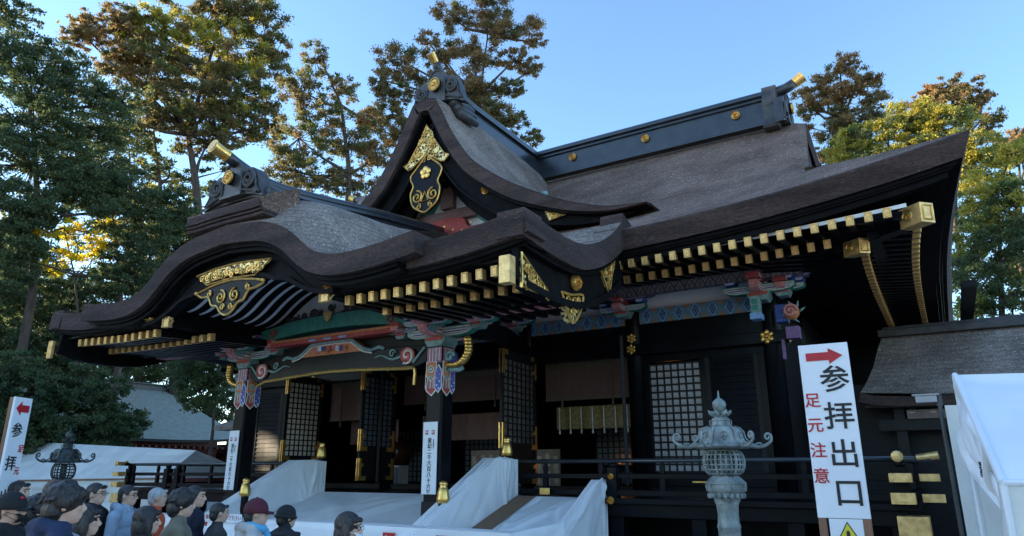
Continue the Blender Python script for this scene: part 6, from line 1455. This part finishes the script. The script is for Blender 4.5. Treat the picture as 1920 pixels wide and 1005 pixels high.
def person(u, v, D, lab, jk, jc, hair='short', hm=None, turn=0.0, extra=(), h_off=0.0):
    """head centre seen at (u, v) at distance D; turn 0 = profile facing right, positive turns away from the viewer"""
    p = at(u, v, D); k = p.z / hz
    e = thing('person', lab, 'person', (p.x, p.y, 0), HEAD + turn); e.scale = (k, k, k)
    put('body', BODY, e); put('eyes', EYE, e); put('eyebrows', BROW, e, HAIRW if hm is HAIRW else None)
    put('jacket', JK[jk], e, C_(jc)); put('trousers', TROU, e); put('shoes', SHOE, e)
    if hair: put('hair', HR[hair], e, hm)
    for x in extra:
        if x[0] == 'cap': put('cap', CAPM_, e, C_(x[1]))
        elif x[0] == 'bean': put('knit_hat', BEAN, e, C_(x[1]))
        elif x[0] == 'scarf': put('scarf', SCARF, e, C_(x[1]))
        elif x[0] == 'mask': put('face_mask', MASK, e, C_(x[1]))
        elif x[0] == 'glasses': put('glasses', GLAS, e)
        elif x[0] == 'strap': put('bag_strap', STRAP, e, C_(x[1]))
        elif x[0] == 'badge':
            mb = MB(); mb.ell((.085, -.035, hz + .085), (.012, .016, .012), 8, 6); mb.build('red_cap_badge', INKR, e)
    return e
person(22, 955, 6.4, 'person in a red badged black cap and black face mask at the left edge', 'plain', (.016, .017, .02), 'cap', None, .05, (('cap', (.014, .014, .016)), ('mask', (.012, .012, .012)), ('badge',)))
person(36, 922, 9.5, 'dark haired person mostly hidden behind the black capped person', 'plain', (.012, .012, .014), 'short', None, .1)
person(108, 925, 7.9, 'person with long brown hair half hidden below the dark lantern', 'plain', (.035, .03, .03), 'long', HAIRBR, .5)
person(124, 946, 5.1, 'nearest person with tousled dark hair in a navy hooded jacket', 'hood', (.022, .035, .085), 'messy', None, .55)
person(162, 976, 6.0, 'dark haired person in grey just right of the navy hooded jacket', 'hood', (.25, .25, .26), 'long', None, .25)
person(181, 926, 8.9, 'man with glasses in a plain black jacket looking right', 'hood', (.014, .014, .016), 'short', None, .0, (('glasses',),))
person(241, 929, 8.9, 'man with glasses in a light blue hooded top with a dark shoulder strap', 'hood', (.30, .38, .48), 'short', None, .0, (('glasses',), ('strap', (.02, .025, .05))))
person(297, 933, 9.2, 'white haired person in a bright orange top', 'plain', (.62, .09, .035), 'short', HAIRW, .35)
person(277, 976, 6.3, 'person with a dark straight bob low in the queue before the orange top', 'plain', (.045, .03, .03), 'long', None, .45)
person(368, 931, 8.2, 'dark haired person in navy half hidden behind the olive top', 'plain', (.02, .024, .045), 'short', None, .1)
person(342, 945, 6.7, 'person with thick black hair in an olive beige top', 'plain', (.19, .165, .115), 'messy', None, .45)
person(482, 962, 6.4, 'person in a maroon cap and cream hooded jacket with a light blue scarf', 'hood', (.50, .48, .44), 'cap', None, .35, (('cap', (.10, .014, .028)), ('scarf', (.12, .42, .66))))
person(538, 970, 7.1, 'person in a dark knit hat and black padded coat', 'puffer', (.014, .015, .019), 'cap', None, .75, (('bean', (.014, .014, .016)),))
person(655, 990, 5.2, 'dark haired person with glasses and a white face mask', 'puffer', (.016, .016, .02), 'long', None, -.25, (('mask', (.75, .77, .80)), ('glasses',)))
person(72, 958, 6.8, 'dark haired person in a charcoal coat between the black cap and the navy hooded jacket', 'plain', (.03, .03, .034), 'messy', None, .7)
person(412, 962, 8.0, 'short haired person in a charcoal coat right of the olive top', 'plain', (.04, .038, .04), 'short', None, .6)
# things of one kind share a group phrase
GP = {'person': 'people queuing in front of the stairs', 'placard': 'placards on the porch columns', 'lantern': 'lanterns of the precinct', 'sign': 'signs around the stairs', 'notice': 'red notices on the cloth counter', 'blind': 'bamboo blinds in the open bays', 'drape': 'dark drapes inside the hall', 'sheet': 'white sheeting over the stairs', 'tree': 'trees around the shrine', 'tent': 'white tents beside the hall', 'building': 'side buildings around the hall'}
for o in COL.objects:
    if o.get('category') in GP and not o.get('group'): o['group'] = GP[o['category']]
